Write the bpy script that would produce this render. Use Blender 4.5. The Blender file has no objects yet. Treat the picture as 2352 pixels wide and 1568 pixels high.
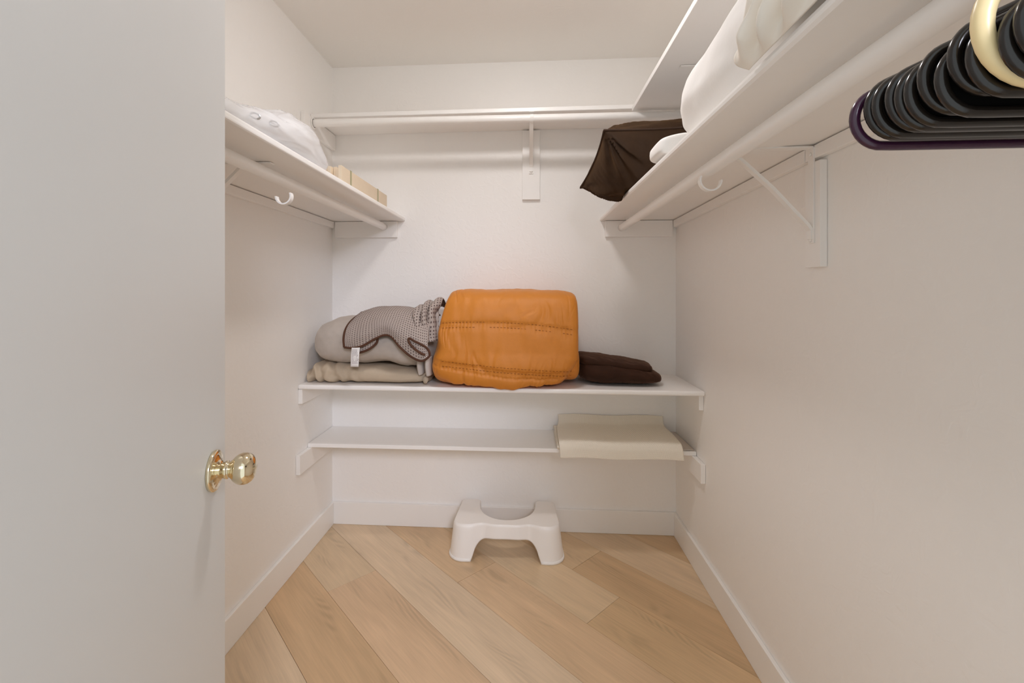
import bpy, bmesh, math, random
from mathutils import Vector, Matrix, noise

SC = bpy.context.scene
COL = SC.collection
random.seed(7)

# ------------------------------------------------------------------ camera
cam_d = bpy.data.cameras.new('camera')
cam_d.sensor_width = 36.0
cam_d.lens = 36.0 * 1045 / 2352
cam_d.shift_x = (1176 - 1140) / 2352
cam_d.shift_y = -(784 - 664) / 2352
cam_d.clip_start = 0.02
cam = bpy.data.objects.new('camera', cam_d)
cam.location = (0, 0, 1.25)
cam.rotation_euler = (math.pi / 2, 0, math.atan(70 / 1042))
COL.objects.link(cam)
SC.camera = cam

# ------------------------------------------------------------------ world and light
w = bpy.data.worlds.new('world')
SC.world = w
w.use_nodes = True
bg = w.node_tree.nodes['Background']
bg.inputs[0].default_value = (0.91, 0.98, 1.0, 1)
bg.inputs[1].default_value = 1.02

# lamp on the ceiling of the room behind the doorway
ld = bpy.data.lights.new('bedroom_lamp', 'AREA')
ld.shape = 'DISK'
ld.size = 0.8
ld.energy = 60
ld.color = (0.85, 0.87, 1.0)
lo = bpy.data.objects.new('bedroom_lamp', ld)
lo.location = (0.72, -2.0, 2.45)
lo.rotation_euler = (Vector((-0.4, 2.37, 0.7)) - Vector(lo.location)).to_track_quat('-Z', 'Y').to_euler()
COL.objects.link(lo)

DOME_STRENGTH = 68
DOME_COLOR = (1.0, 0.955, 0.945)

vs = SC.view_settings
vs.view_transform = 'Standard'
vs.look = 'None'
vs.exposure = 0.08
vs.gamma = 1.0
vs.use_curve_mapping = False
SC.cycles.max_bounces = 16
SC.cycles.diffuse_bounces = 12     # white closet: light bounces many times

# ------------------------------------------------------------------ room numbers (metres)
XL, XR, YB, ZC = -1.04, 0.757, 2.374, 2.435
YF = 0.09           # closet side of the front wall


# ------------------------------------------------------------------ helpers: materials
def new_mat(name):
    m = bpy.data.materials.new(name)
    m.use_nodes = True
    nt = m.node_tree
    return m, nt, nt.nodes['Principled BSDF']


def N(nt, typ, **kw):
    n = nt.nodes.new(typ)
    for k, v in kw.items():
        setattr(n, k, v)
    return n


def paint(name, col, rough=0.5, bump=0.0, scale=60, var=0.02, spec=0.4, detail=3, metal=0.0, dist=0.002,
          sheen=0.0, sheen_tint=None, coat=0.0):
    m, nt, b = new_mat(name)
    b.inputs['Roughness'].default_value = rough
    b.inputs['Specular IOR Level'].default_value = spec
    b.inputs['Metallic'].default_value = metal
    b.inputs['Coat Weight'].default_value = coat
    if sheen:
        b.inputs['Sheen Weight'].default_value = sheen
        b.inputs['Sheen Roughness'].default_value = 0.4
        b.inputs['Sheen Tint'].default_value = (*(sheen_tint or col), 1)
    tc = N(nt, 'ShaderNodeTexCoord')
    no = N(nt, 'ShaderNodeTexNoise')
    no.inputs['Scale'].default_value = scale * 0.12
    no.inputs['Detail'].default_value = 4
    nt.links.new(tc.outputs['Object'], no.inputs['Vector'])
    mx = N(nt, 'ShaderNodeMix', data_type='RGBA')
    mx.inputs['A'].default_value = (*[c * (1 - var) for c in col], 1)
    mx.inputs['B'].default_value = (*[min(1, c * (1 + var)) for c in col], 1)
    nt.links.new(no.outputs['Fac'], mx.inputs['Factor'])
    nt.links.new(mx.outputs['Result'], b.inputs['Base Color'])
    if bump:
        n2 = N(nt, 'ShaderNodeTexNoise')
        n2.inputs['Scale'].default_value = scale
        n2.inputs['Detail'].default_value = detail
        nt.links.new(tc.outputs['Object'], n2.inputs['Vector'])
        bp = N(nt, 'ShaderNodeBump')
        bp.inputs['Strength'].default_value = bump
        bp.inputs['Distance'].default_value = dist
        nt.links.new(n2.outputs['Fac'], bp.inputs['Height'])
        nt.links.new(bp.outputs['Normal'], b.inputs['Normal'])
    return m


def wall_mat(name, col, strength):
    """painted drywall with a hand-trowelled skip texture"""
    m, nt, b = new_mat(name)
    b.inputs['Roughness'].default_value = 0.42
    b.inputs['Specular IOR Level'].default_value = 0.35
    tc = N(nt, 'ShaderNodeTexCoord')
    mp = N(nt, 'ShaderNodeMapping')
    mp.inputs['Scale'].default_value = (1, 1, 1)
    nt.links.new(tc.outputs['Object'], mp.inputs['Vector'])
    n1 = N(nt, 'ShaderNodeTexNoise')
    n1.inputs['Scale'].default_value = 22
    n1.inputs['Detail'].default_value = 2
    n1.inputs['Distortion'].default_value = 1.2
    nt.links.new(mp.outputs['Vector'], n1.inputs['Vector'])
    r = N(nt, 'ShaderNodeValToRGB')
    r.color_ramp.elements[0].position = 0.50
    r.color_ramp.elements[1].position = 0.60
    nt.links.new(n1.outputs['Fac'], r.inputs['Fac'])
    n2 = N(nt, 'ShaderNodeTexNoise')
    n2.inputs['Scale'].default_value = 160
    n2.inputs['Detail'].default_value = 3
    nt.links.new(mp.outputs['Vector'], n2.inputs['Vector'])
    ad = N(nt, 'ShaderNodeMath', operation='MULTIPLY_ADD')
    nt.links.new(n2.outputs['Fac'], ad.inputs[0])
    ad.inputs[1].default_value = 0.35
    nt.links.new(r.outputs['Color'], ad.inputs[2])
    bp = N(nt, 'ShaderNodeBump')
    bp.inputs['Strength'].default_value = strength
    bp.inputs['Distance'].default_value = 0.0012
    nt.links.new(ad.outputs[0], bp.inputs['Height'])
    nt.links.new(bp.outputs['Normal'], b.inputs['Normal'])
    n3 = N(nt, 'ShaderNodeTexNoise')
    n3.inputs['Scale'].default_value = 2.2
    nt.links.new(tc.outputs['Object'], n3.inputs['Vector'])
    mx = N(nt, 'ShaderNodeMix', data_type='RGBA')
    mx.inputs['A'].default_value = (*[c * 0.985 for c in col], 1)
    mx.inputs['B'].default_value = (*[c * 1.012 for c in col], 1)
    nt.links.new(n3.outputs['Fac'], mx.inputs['Factor'])
    nt.links.new(mx.outputs['Result'], b.inputs['Base Color'])
    return m


def wood_mat(name):
    """plank: tone from the object's own colour, grain along local x"""
    m, nt, b = new_mat(name)
    b.inputs['Roughness'].default_value = 0.36
    b.inputs['Specular IOR Level'].default_value = 0.4
    tc = N(nt, 'ShaderNodeTexCoord')
    oi = N(nt, 'ShaderNodeObjectInfo')
    off = N(nt, 'ShaderNodeVectorMath', operation='SCALE')
    cv = N(nt, 'ShaderNodeCombineXYZ')
    nt.links.new(oi.outputs['Random'], cv.inputs['X'])
    nt.links.new(oi.outputs['Random'], cv.inputs['Y'])
    nt.links.new(oi.outputs['Random'], cv.inputs['Z'])
    nt.links.new(cv.outputs[0], off.inputs[0])
    off.inputs['Scale'].default_value = 37.0
    add = N(nt, 'ShaderNodeVectorMath', operation='ADD')
    nt.links.new(tc.outputs['Object'], add.inputs[0])
    nt.links.new(off.outputs[0], add.inputs[1])

    def mapped(sx, sy):
        mp = N(nt, 'ShaderNodeMapping')
        mp.inputs['Scale'].default_value = (sx, sy, 1)
        nt.links.new(add.outputs[0], mp.inputs['Vector'])
        return mp.outputs['Vector']
    # broad bands of tone
    na = N(nt, 'ShaderNodeTexNoise')
    na.inputs['Scale'].default_value = 1.0
    na.inputs['Detail'].default_value = 3
    na.inputs['Distortion'].default_value = 0.6
    nt.links.new(mapped(1.8, 11), na.inputs['Vector'])
    # fine fibre
    nb = N(nt, 'ShaderNodeTexNoise')
    nb.inputs['Scale'].default_value = 1.0
    nb.inputs['Detail'].default_value = 5
    nt.links.new(mapped(7, 160), nb.inputs['Vector'])
    # cathedral rings
    wv = N(nt, 'ShaderNodeTexNoise')
    wv.inputs['Scale'].default_value = 1.0
    wv.inputs['Detail'].default_value = 1
    wv.inputs['Distortion'].default_value = 0.3
    nt.links.new(mapped(1.3, 4.2), wv.inputs['Vector'])
    mul = N(nt, 'ShaderNodeMath', operation='MULTIPLY')
    nt.links.new(wv.outputs['Fac'], mul.inputs[0])
    mul.inputs[1].default_value = 150
    sn = N(nt, 'ShaderNodeMath', operation='SINE')
    nt.links.new(mul.outputs[0], sn.inputs[0])
    # mask where rings show
    mk = N(nt, 'ShaderNodeValToRGB')
    mk.color_ramp.elements[0].position = 0.54
    mk.color_ramp.elements[1].position = 0.66
    nt.links.new(na.outputs['Fac'], mk.inputs['Fac'])
    rg = N(nt, 'ShaderNodeMath', operation='MULTIPLY')
    nt.links.new(sn.outputs[0], rg.inputs[0])
    nt.links.new(mk.outputs['Color'], rg.inputs[1])
    # knots
    vo = N(nt, 'ShaderNodeTexVoronoi')
    vo.inputs['Scale'].default_value = 1.0
    nt.links.new(mapped(1.15, 5.2), vo.inputs['Vector'])
    kn = N(nt, 'ShaderNodeValToRGB')
    kn.color_ramp.elements[0].position = 0.03
    kn.color_ramp.elements[0].color = (1, 1, 1, 1)
    kn.color_ramp.elements[1].position = 0.20
    kn.color_ramp.elements[1].color = (0, 0, 0, 1)
    nt.links.new(vo.outputs['Distance'], kn.inputs['Fac'])
    sp = N(nt, 'ShaderNodeSeparateColor')
    nt.links.new(vo.outputs['Color'], sp.inputs[0])
    gt = N(nt, 'ShaderNodeMath', operation='GREATER_THAN')
    nt.links.new(sp.outputs[0], gt.inputs[0])
    gt.inputs[1].default_value = 0.45
    km = N(nt, 'ShaderNodeMath', operation='MULTIPLY')
    nt.links.new(kn.outputs['Color'], km.inputs[0])
    nt.links.new(gt.outputs[0], km.inputs[1])
    # combine into a brightness factor
    f1 = N(nt, 'ShaderNodeMath', operation='MULTIPLY_ADD')   # bands
    nt.links.new(na.outputs['Fac'], f1.inputs[0])
    f1.inputs[1].default_value = -0.62
    f1.inputs[2].default_value = 1.69
    f2 = N(nt, 'ShaderNodeMath', operation='MULTIPLY_ADD')   # fibre
    nt.links.new(nb.outputs['Fac'], f2.inputs[0])
    f2.inputs[1].default_value = -0.36
    nt.links.new(f1.outputs[0], f2.inputs[2])
    f3 = N(nt, 'ShaderNodeMath', operation='MULTIPLY_ADD')   # rings
    nt.links.new(rg.outputs[0], f3.inputs[0])
    f3.inputs[1].default_value = 0.10
    nt.links.new(f2.outputs[0], f3.inputs[2])
    f4 = N(nt, 'ShaderNodeMath', operation='MULTIPLY_ADD')   # knots
    nt.links.new(km.outputs[0], f4.inputs[0])
    f4.inputs[1].default_value = -0.60
    nt.links.new(f3.outputs[0], f4.inputs[2])
    vm = N(nt, 'ShaderNodeVectorMath', operation='SCALE')
    nt.links.new(oi.outputs['Color'], vm.inputs[0])
    nt.links.new(f4.outputs[0], vm.inputs['Scale'])  # tone x grain
    nt.links.new(vm.outputs[0], b.inputs['Base Color'])
    bp = N(nt, 'ShaderNodeBump')
    bp.inputs['Strength'].default_value = 0.12
    bp.inputs['Distance'].default_value = 0.001
    nt.links.new(nb.outputs['Fac'], bp.inputs['Height'])
    nt.links.new(bp.outputs['Normal'], b.inputs['Normal'])
    return m


def uv_dots_mat(name, base, dot, nu, nv, size, rough=0.9, bump=0.6, stagger=False, soft=0.15):
    """cloth with a regular weave counted in uv space"""
    m, nt, b = new_mat(name)
    b.inputs['Roughness'].default_value = rough
    b.inputs['Specular IOR Level'].default_value = 0.2
    uv = N(nt, 'ShaderNodeUVMap')
    uv.uv_map = 'UVMap'
    sx = N(nt, 'ShaderNodeSeparateXYZ')
    nt.links.new(uv.outputs[0], sx.inputs[0])

    def m2(op, a, bb=None):
        n = N(nt, 'ShaderNodeMath', operation=op)
        for i, v in enumerate((a, bb)):
            if v is None:
                continue
            if isinstance(v, (int, float)):
                n.inputs[i].default_value = v
            else:
                nt.links.new(v, n.inputs[i])
        return n.outputs[0]
    U = m2('MULTIPLY', sx.outputs[0], nu * 2 * math.pi)
    V = m2('MULTIPLY', sx.outputs[1], nv * 2 * math.pi)
    if stagger:
        U2, V2 = m2('ADD', U, V), m2('SUBTRACT', U, V)
    else:
        U2, V2 = U, V
    p = m2('MULTIPLY', m2('ADD', m2('SINE', U2), 1.0), m2('ADD', m2('SINE', V2), 1.0))   # 0..4
    r = N(nt, 'ShaderNodeValToRGB')
    r.color_ramp.elements[0].position = size
    r.color_ramp.elements[0].color = (0, 0, 0, 1)
    r.color_ramp.elements[1].position = size + soft
    r.color_ramp.elements[1].color = (1, 1, 1, 1)
    nt.links.new(m2('MULTIPLY', p, 0.25), r.inputs['Fac'])
    mx = N(nt, 'ShaderNodeMix', data_type='RGBA')
    mx.inputs['A'].default_value = (*base, 1)
    mx.inputs['B'].default_value = (*dot, 1)
    nt.links.new(r.outputs['Color'], mx.inputs['Factor'])
    nt.links.new(mx.outputs['Result'], b.inputs['Base Color'])
    bp = N(nt, 'ShaderNodeBump', invert=True)
    bp.inputs['Strength'].default_value = bump
    bp.inputs['Distance'].default_value = 0.002
    nt.links.new(r.outputs['Color'], bp.inputs['Height'])
    nt.links.new(bp.outputs['Normal'], b.inputs['Normal'])
    return m


M = {}
WALL = (0.925, 0.911, 0.891)
M['wall'] = wall_mat('wall_paint', WALL, 0.24)
M['ceiling'] = wall_mat('ceiling_paint', (0.88, 0.855, 0.82), 0.14)
M['trim'] = paint('trim_enamel', (0.92, 0.91, 0.89), 0.30, bump=0.05, scale=90, var=0.01, spec=0.5)
M['shelf'] = paint('shelf_enamel', (0.92, 0.905, 0.885), 0.34, bump=0.10, scale=140, var=0.012, spec=0.45, dist=0.0008)
M['rod'] = paint('rod_enamel', (0.92, 0.905, 0.885), 0.32, bump=0.04, scale=50, var=0.012, spec=0.5)
M['metal_white'] = paint('painted_bracket_metal', (0.91, 0.895, 0.87), 0.33, bump=0.03, scale=80, spec=0.5)
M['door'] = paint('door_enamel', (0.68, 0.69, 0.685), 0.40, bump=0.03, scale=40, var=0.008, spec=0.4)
M['wood'] = wood_mat('oak_plank')
M['subfloor'] = paint('plank_joint', (0.19, 0.13, 0.08), 0.8)
M['brass'] = paint('polished_brass', (0.80, 0.71, 0.52), 0.08, metal=1.0, var=0.01)
M['strike'] = paint('plated_steel', (0.75, 0.73, 0.68), 0.2, metal=1.0)
M['plastic_white'] = paint('white_plastic', (0.92, 0.895, 0.865), 0.33, bump=0.02, scale=300, var=0.006, spec=0.5)
M['rubber_white'] = paint('white_rubber', (0.88, 0.86, 0.83), 0.45, var=0.006)
M['black_plastic'] = paint('black_gloss_plastic', (0.012, 0.009, 0.007), 0.20, var=0.1, spec=0.55)
M['black_web'] = paint('black_matt_plastic', (0.004, 0.0035, 0.003), 0.7, var=0.1, spec=0.1)  # near-black colour standing in for the shade inside the hanger loops
M['purple_plastic'] = paint('dark_purple_plastic', (0.040, 0.010, 0.030), 0.22, var=0.1, spec=0.55)
M['cream_plastic'] = paint('cream_plastic', (0.83, 0.66, 0.36), 0.35, var=0.04, spec=0.5)
M['orange'] = paint('orange_comforter_satin', (0.60, 0.212, 0.024), 0.50, bump=0.25, scale=420, var=0.05, spec=0.4,
                    sheen=0.25, sheen_tint=(0.9, 0.5, 0.2))
M['orange_thread'] = paint('dark_orange_thread', (0.24, 0.07, 0.008), 0.8)
M['taupe'] = paint('taupe_fleece', (0.50, 0.445, 0.395), 0.95, bump=0.5, scale=420, var=0.06, spec=0.1, sheen=0.3,
                   sheen_tint=(0.6, 0.55, 0.5))
M['taupe_hem'] = paint('taupe_fleece_hem', (0.56, 0.51, 0.47), 0.95, bump=0.5, scale=420, var=0.05, spec=0.1)
M['beige'] = paint('beige_cotton', (0.54, 0.445, 0.335), 0.92, bump=0.4, scale=600, var=0.05, spec=0.1)
M['waffle'] = uv_dots_mat('waffle_knit', (0.44, 0.375, 0.335), (0.13, 0.09, 0.085), 36, 30, 0.50, bump=0.9)
M['binding'] = paint('brown_binding', (0.085, 0.033, 0.016), 0.75, bump=0.4, scale=500, var=0.1)
M['tag'] = paint('white_satin_tag', (0.80, 0.78, 0.77), 0.55, var=0.02)
M['ink'] = paint('grey_print', (0.33, 0.29, 0.29), 0.8)
M['velvet'] = paint('brown_velvet', (0.030, 0.0135, 0.0045), 0.70, bump=0.35, scale=70, var=0.5, spec=0.2, sheen=0.30,
                    sheen_tint=(0.40, 0.20, 0.06))
M['velvet2'] = paint('chocolate_plush', (0.036, 0.015, 0.008), 0.8, bump=0.5, scale=90, var=0.45, spec=0.15, sheen=0.6,
                     sheen_tint=(0.30, 0.16, 0.10))
M['velvet_seam'] = paint('brown_velvet_piping', (0.040, 0.018, 0.008), 0.8, bump=0.4, scale=300, var=0.2)
M['duvet'] = paint('white_cotton', (0.93, 0.92, 0.905), 0.85, bump=0.2, scale=35, var=0.012, spec=0.15, dist=0.004)
M['linen'] = paint('cream_linen', (0.90, 0.86, 0.79), 0.9, bump=0.3, scale=45, var=0.02, spec=0.1, dist=0.003)
M['liner'] = uv_dots_mat('rubber_mesh_liner', (0.93, 0.87, 0.76), (0.64, 0.57, 0.45), 62, 42, 0.50, rough=0.7,
                         bump=0.8, stagger=True)
M['paper'] = paint('pinkish_felt', (0.66, 0.59, 0.53), 0.9, bump=0.2, scale=300)
M['pale_wood'] = paint('pale_pine', (0.74, 0.62, 0.465), 0.6, bump=0.2, scale=120, var=0.07)
M['band'] = paint('green_grey_strap', (0.42, 0.40, 0.24), 0.6)
M['steel'] = paint('grommet_steel', (0.55, 0.56, 0.56), 0.25, metal=1.0)
M['opal'] = None

# clear plastic film
m, nt, b = new_mat('clear_film')
b.inputs['Base Color'].default_value = (0.92, 0.92, 0.93, 1)
b.inputs['Roughness'].default_value = 0.12
tr = N(nt, 'ShaderNodeBsdfTransparent')
tr.inputs[0].default_value = (0.96, 0.96, 0.97, 1)
ms = N(nt, 'ShaderNodeMixShader')
ms.inputs[0].default_value = 0.50
out = nt.nodes['Material Output']
nt.links.new(tr.outputs[0], ms.inputs[1])
nt.links.new(b.outputs[0], ms.inputs[2])
nt.links.new(ms.outputs[0], out.inputs['Surface'])
M['film'] = m

# lit glass of the ceiling lamp
m, nt, b = new_mat('lit_opal_glass')
b.inputs['Base Color'].default_value = (0.9, 0.88, 0.84, 1)
b.inputs['Emission Color'].default_value = (*DOME_COLOR, 1)
b.inputs['Emission Strength'].default_value = DOME_STRENGTH
M['opal'] = m


# ------------------------------------------------------------------ helpers: objects
def tag(o, label=None, cat=None, group=None, kind=None):
    if label:
        o['label'] = label
    if cat:
        o['category'] = cat
    if group:
        o['group'] = group
    if kind:
        o['kind'] = kind
    return o


def thing(name, loc, label, cat, group=None, kind=None):
    e = bpy.data.objects.new(name, None)
    e.empty_display_size = 0.05
    e.location = loc
    COL.objects.link(e)
    e['_o'] = list(loc)
    return tag(e, label, cat, group, kind)


def origin_of(o):
    return Vector(o['_o'])


def build(name, verts, faces, mat, parent=None, smooth=True, uv=None, bevel=0.0, origin=None, fix=True, seg=2):
    """verts in world metres; a part's mesh is stored relative to its thing's origin"""
    verts = [Vector(v) for v in verts]
    if parent is not None:
        o0 = origin_of(parent)
    elif origin is not None:
        o0 = Vector(origin)
    else:
        lo_ = Vector([min(v[i] for v in verts) for i in range(3)])
        hi_ = Vector([max(v[i] for v in verts) for i in range(3)])
        o0 = Vector(((lo_.x + hi_.x) / 2, (lo_.y + hi_.y) / 2, lo_.z))
    me = bpy.data.meshes.new(name)
    me.from_pydata([v - o0 for v in verts], [], faces)
    if uv:
        lay = me.uv_layers.new(name='UVMap')
        for lp in me.loops:
            lay.data[lp.index].uv = uv[lp.vertex_index]
    bm = bmesh.new()
    bm.from_mesh(me)
    if fix:
        bmesh.ops.recalc_face_normals(bm, faces=bm.faces)
    if bevel:
        bmesh.ops.bevel(bm, geom=list(bm.edges), offset=bevel, segments=seg, profile=0.5, affect='EDGES')
    bm.to_mesh(me)
    bm.free()
    for p in me.polygons:
        p.use_smooth = smooth
    me.materials.append(mat)
    o = bpy.data.objects.new(name, me)
    COL.objects.link(o)
    o['_o'] = list(o0)
    if parent is None:
        o.location = o0
    else:
        o.parent = parent
    return o


BOXF = [(0, 3, 2, 1), (4, 5, 6, 7), (0, 1, 5, 4), (1, 2, 6, 5), (2, 3, 7, 6), (3, 0, 4, 7)]


def box(name, x0, x1, y0, y1, z0, z1, mat, parent=None, bevel=0.0015, origin=None):
    v = [(x0, y0, z0), (x1, y0, z0), (x1, y1, z0), (x0, y1, z0), (x0, y0, z1), (x1, y0, z1), (x1, y1, z1), (x0, y1, z1)]
    return build(name, v, BOXF, mat, parent, smooth=False, bevel=bevel, origin=origin)


def hexa(name, v, mat, parent=None, bevel=0.0015):
    return build(name, v, BOXF, mat, parent, smooth=False, bevel=bevel)


def catmull(pts, n, closed=False):
    pts = [Vector(p) for p in pts]
    L = len(pts)
    out_ = []
    segs = L if closed else L - 1
    for i in range(n):
        t = i / (n if closed else n - 1) * segs
        k = min(int(t), segs - 1)
        f = t - k
        if closed:
            p0, p1, p2, p3 = (pts[(k + j) % L] for j in (-1, 0, 1, 2))
        else:
            p1, p2 = pts[k], pts[k + 1]
            p0 = pts[k - 1] if k > 0 else p1 * 2 - p2
            p3 = pts[k + 2] if k + 2 < L else p2 * 2 - p1
        out_.append(0.5 * ((2 * p1) + (p2 - p0) * f + (2 * p0 - 5 * p1 + 4 * p2 - p3) * f * f
                           + (3 * p1 - p0 - 3 * p2 + p3) * f ** 3))
    return out_


def tube_data(path, rad, seg=10, closed=False, flat=1.0, up=None):
    path = [Vector(p) for p in path]
    n = len(path)
    V, Fc = [], []
    prev = None
    for i, p in enumerate(path):
        if closed:
            t = path[(i + 1) % n] - path[i - 1]
        else:
            t = path[min(i + 1, n - 1)] - path[max(i - 1, 0)]
        t.normalize()
        if prev is None:
            ref = Vector(up) if up else (Vector((0, 0, 1)) if abs(t.z) < 0.9 else Vector((1, 0, 0)))
            a = (ref - t * ref.dot(t)).normalized()
        else:
            a = (prev - t * prev.dot(t)).normalized()
        prev = a
        bb = t.cross(a)
        r = rad(i / max(1, n - 1)) if callable(rad) else rad
        for k in range(seg):
            an = 2 * math.pi * k / seg
            V.append(p + a * (math.cos(an) * r) + bb * (math.sin(an) * r * flat))
    m_ = n if closed else n - 1
    for i in range(m_):
        for k in range(seg):
            a0, a1 = i * seg + k, i * seg + (k + 1) % seg
            b0, b1 = ((i + 1) % n) * seg + k, ((i + 1) % n) * seg + (k + 1) % seg
            Fc.append((a0, a1, b1, b0))
    if not closed:
        Fc.append(tuple(reversed(range(seg))))
        Fc.append(tuple((n - 1) * seg + k for k in range(seg)))
    return V, Fc


def tube(name, path, rad, mat, parent=None, seg=10, closed=False, flat=1.0, uv=False, origin=None, up=None):
    V, Fc = tube_data(path, rad, seg, closed, flat, up)
    uvs = None
    if uv:
        n = len(V) // seg
        uvs = [((i // seg) / n * uv[0], (i % seg) / seg * uv[1]) for i in range(len(V))]
    return build(name, V, Fc, mat, parent, uv=uvs, origin=origin)


def lathe(name, prof, axis_o, axis_d, mat, parent=None, seg=40, origin=None):
    """prof: list of (along, radius)"""
    o_ = Vector(axis_o)
    d = Vector(axis_d).normalized()
    ref = Vector((0, 0, 1)) if abs(d.z) < 0.9 else Vector((1, 0, 0))
    a = d.cross(ref).normalized()
    b_ = d.cross(a)
    V, Fc = [], []
    for (h, r) in prof:
        for k in range(seg):
            an = 2 * math.pi * k / seg
            V.append(o_ + d * h + (a * math.cos(an) + b_ * math.sin(an)) * max(r, 1e-5))
    for i in range(len(prof) - 1):
        for k in range(seg):
            Fc.append((i * seg + k, i * seg + (k + 1) % seg, (i + 1) * seg + (k + 1) % seg, (i + 1) * seg + k))
    Fc.append(tuple(reversed(range(seg))))
    Fc.append(tuple((len(prof) - 1) * seg + k for k in range(seg)))
    return build(name, V, Fc, mat, parent, origin=origin)


def grid(name, rows, nu, nv, mat, parent=None, thick=0.004, disp=None, origin=None, uvscale=(1, 1)):
    """smooth sheet through rows of control points, given a thickness"""
    cols = [catmull(r, nu) for r in rows]
    P = []
    for i in range(nu):
        P.append(catmull([c[i] for c in cols], nv))
    V = [P[i][j] for j in range(nv) for i in range(nu)]
    nrm = []
    for j in range(nv):
        for i in range(nu):
            du = P[min(i + 1, nu - 1)][j] - P[max(i - 1, 0)][j]
            dv = P[i][min(j + 1, nv - 1)] - P[i][max(j - 1, 0)]
            nn = du.cross(dv)
            nrm.append(nn.normalized() if nn.length > 1e-12 else Vector((0, 0, 1)))
    if disp:
        V = [v + n_ * disp(i % nu / (nu - 1), i // nu / (nv - 1), v) for i, (v, n_) in enumerate(zip(V, nrm))]
    n = nu * nv
    V2 = V + [v - n_ * thick for v, n_ in zip(V, nrm)]
    Fc = []
    for j in range(nv - 1):
        for i in range(nu - 1):
            a = j * nu + i
            Fc.append((a, a + 1, a + nu + 1, a + nu))
            Fc.append((n + a, n + a + nu, n + a + nu + 1, n + a + 1))
    bd = [i for i in range(nu)] + [j * nu + nu - 1 for j in range(1, nv)] + \
         [(nv - 1) * nu + i for i in range(nu - 2, -1, -1)] + [j * nu for j in range(nv - 2, 0, -1)]
    for k in range(len(bd)):
        a, b_ = bd[k], bd[(k + 1) % len(bd)]
        Fc.append((b_, a, n + a, n + b_))
    uvs = [((i % nu) / (nu - 1) * uvscale[0], (i // nu) / (nv - 1) * uvscale[1]) for i in range(n)] * 2
    return build(name, V2, Fc, mat, parent, uv=uvs, origin=origin)


def spow(v, e):
    return math.copysign(abs(v) ** e, v)


def lump(name, axis, t0, t1, shape, mat, parent=None, nt_=90, ns=72, k=4.0, n=2.6, disp=None, warp=None, origin=None):
    """soft padded body along an axis.
    shape(s) -> (c1, c2, h1, h2) at s in 0..1: centre and half sizes in the two other axes"""
    V, Fc = [], []
    for i in range(nt_ + 1):
        ph = math.pi * i / nt_
        q = -math.cos(ph)
        q = spow(q, 0.62) if abs(q) > 0 else 0      # more rings near the ends kept, even in the middle
        q = max(-1, min(1, -math.cos(ph)))
        s = (q + 1) / 2
        t = t0 + (t1 - t0) * s
        sc = (max(0.0, 1 - abs(q) ** k)) ** (1 / k)
        sc = max(sc, 0.004)
        c1, c2, h1, h2 = shape(s)
        for j in range(ns):
            th = 2 * math.pi * j / ns
            u, v = spow(math.cos(th), 2 / n), spow(math.sin(th), 2 / n)
            a, b_ = c1 + u * h1 * sc, c2 + v * h2 * sc
            nn = Vector((math.cos(th) * h2, math.sin(th) * h1))
            nn.normalize()
            if disp:
                d = disp(s, th, t, a, b_) * min(1.0, sc * 1.5)
                a += nn.x * d
                b_ += nn.y * d
            p = Vector((t, a, b_)) if axis == 'X' else Vector((a, t, b_))
            if warp:
                p = warp(p)
            V.append(p)
    for i in range(nt_):
        for j in range(ns):
            Fc.append((i * ns + j, i * ns + (j + 1) % ns, (i + 1) * ns + (j + 1) % ns, (i + 1) * ns + j))
    Fc.append(tuple(reversed(range(ns))))
    Fc.append(tuple(nt_ * ns + j for j in range(ns)))
    return build(name, V, Fc, mat, parent, origin=origin)


def interp(tab, s):
    """smooth table lookup: tab = [(s, v...)]"""
    if s <= tab[0][0]:
        return tab[0][1:]
    for a, b_ in zip(tab, tab[1:]):
        if s <= b_[0]:
            f = (s - a[0]) / (b_[0] - a[0])
            f = f * f * (3 - 2 * f)
            return tuple(x + (y - x) * f for x, y in zip(a[1:], b_[1:]))
    return tab[-1][1:]


def nz(x, y, z):
    return noise.noise(Vector((x, y, z)))


def struct(o, label=None, cat=None):
    return tag(o, label, cat, kind='structure')


# ------------------------------------------------------------------ room shell
T = 0.10
o = box('wall_left', XL - T, XL, -0.03, YB + T, 0, ZC, M['wall'], bevel=0)
struct(o, 'warm white textured side wall behind the open door', 'wall')
o = box('wall_right', XR, XR + T, -0.03, YB + T, 0, ZC, M['wall'], bevel=0)
struct(o, 'warm white textured side wall under the hangers and long shelf', 'wall')
o = box('wall_back', XL, XR, YB, YB + T, 0, ZC, M['wall'], bevel=0)
struct(o, 'warm white end wall behind the low shelves and stool', 'wall')
o = box('ceiling', XL - T, XR + T, -0.03, YB + T, ZC, ZC + 0.08, M['ceiling'], bevel=0)
struct(o, 'off white closet ceiling with light trowel texture', 'ceiling')

# front wall with the doorway, as one frame-shaped mesh
DX0, DX1, DZ = -0.372, 0.405, 2.06
V, Fc = [], []
for (x0, x1, z0, z1) in ((XL, DX0, 0, ZC), (DX1, XR, 0, ZC), (DX0, DX1, DZ, ZC)):
    n0 = len(V)
    V += [(x0, -0.03, z0), (x1, -0.03, z0), (x1, YF, z0), (x0, YF, z0), (x0, -0.03, z1), (x1, -0.03, z1), (x1, YF, z1), (x0, YF, z1)]
    Fc += [tuple(n0 + i for i in f) for f in BOXF]
o = build('wall_front', V, Fc, M['wall'], smooth=False)
struct(o, 'white front wall around the closet doorway', 'wall')

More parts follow.
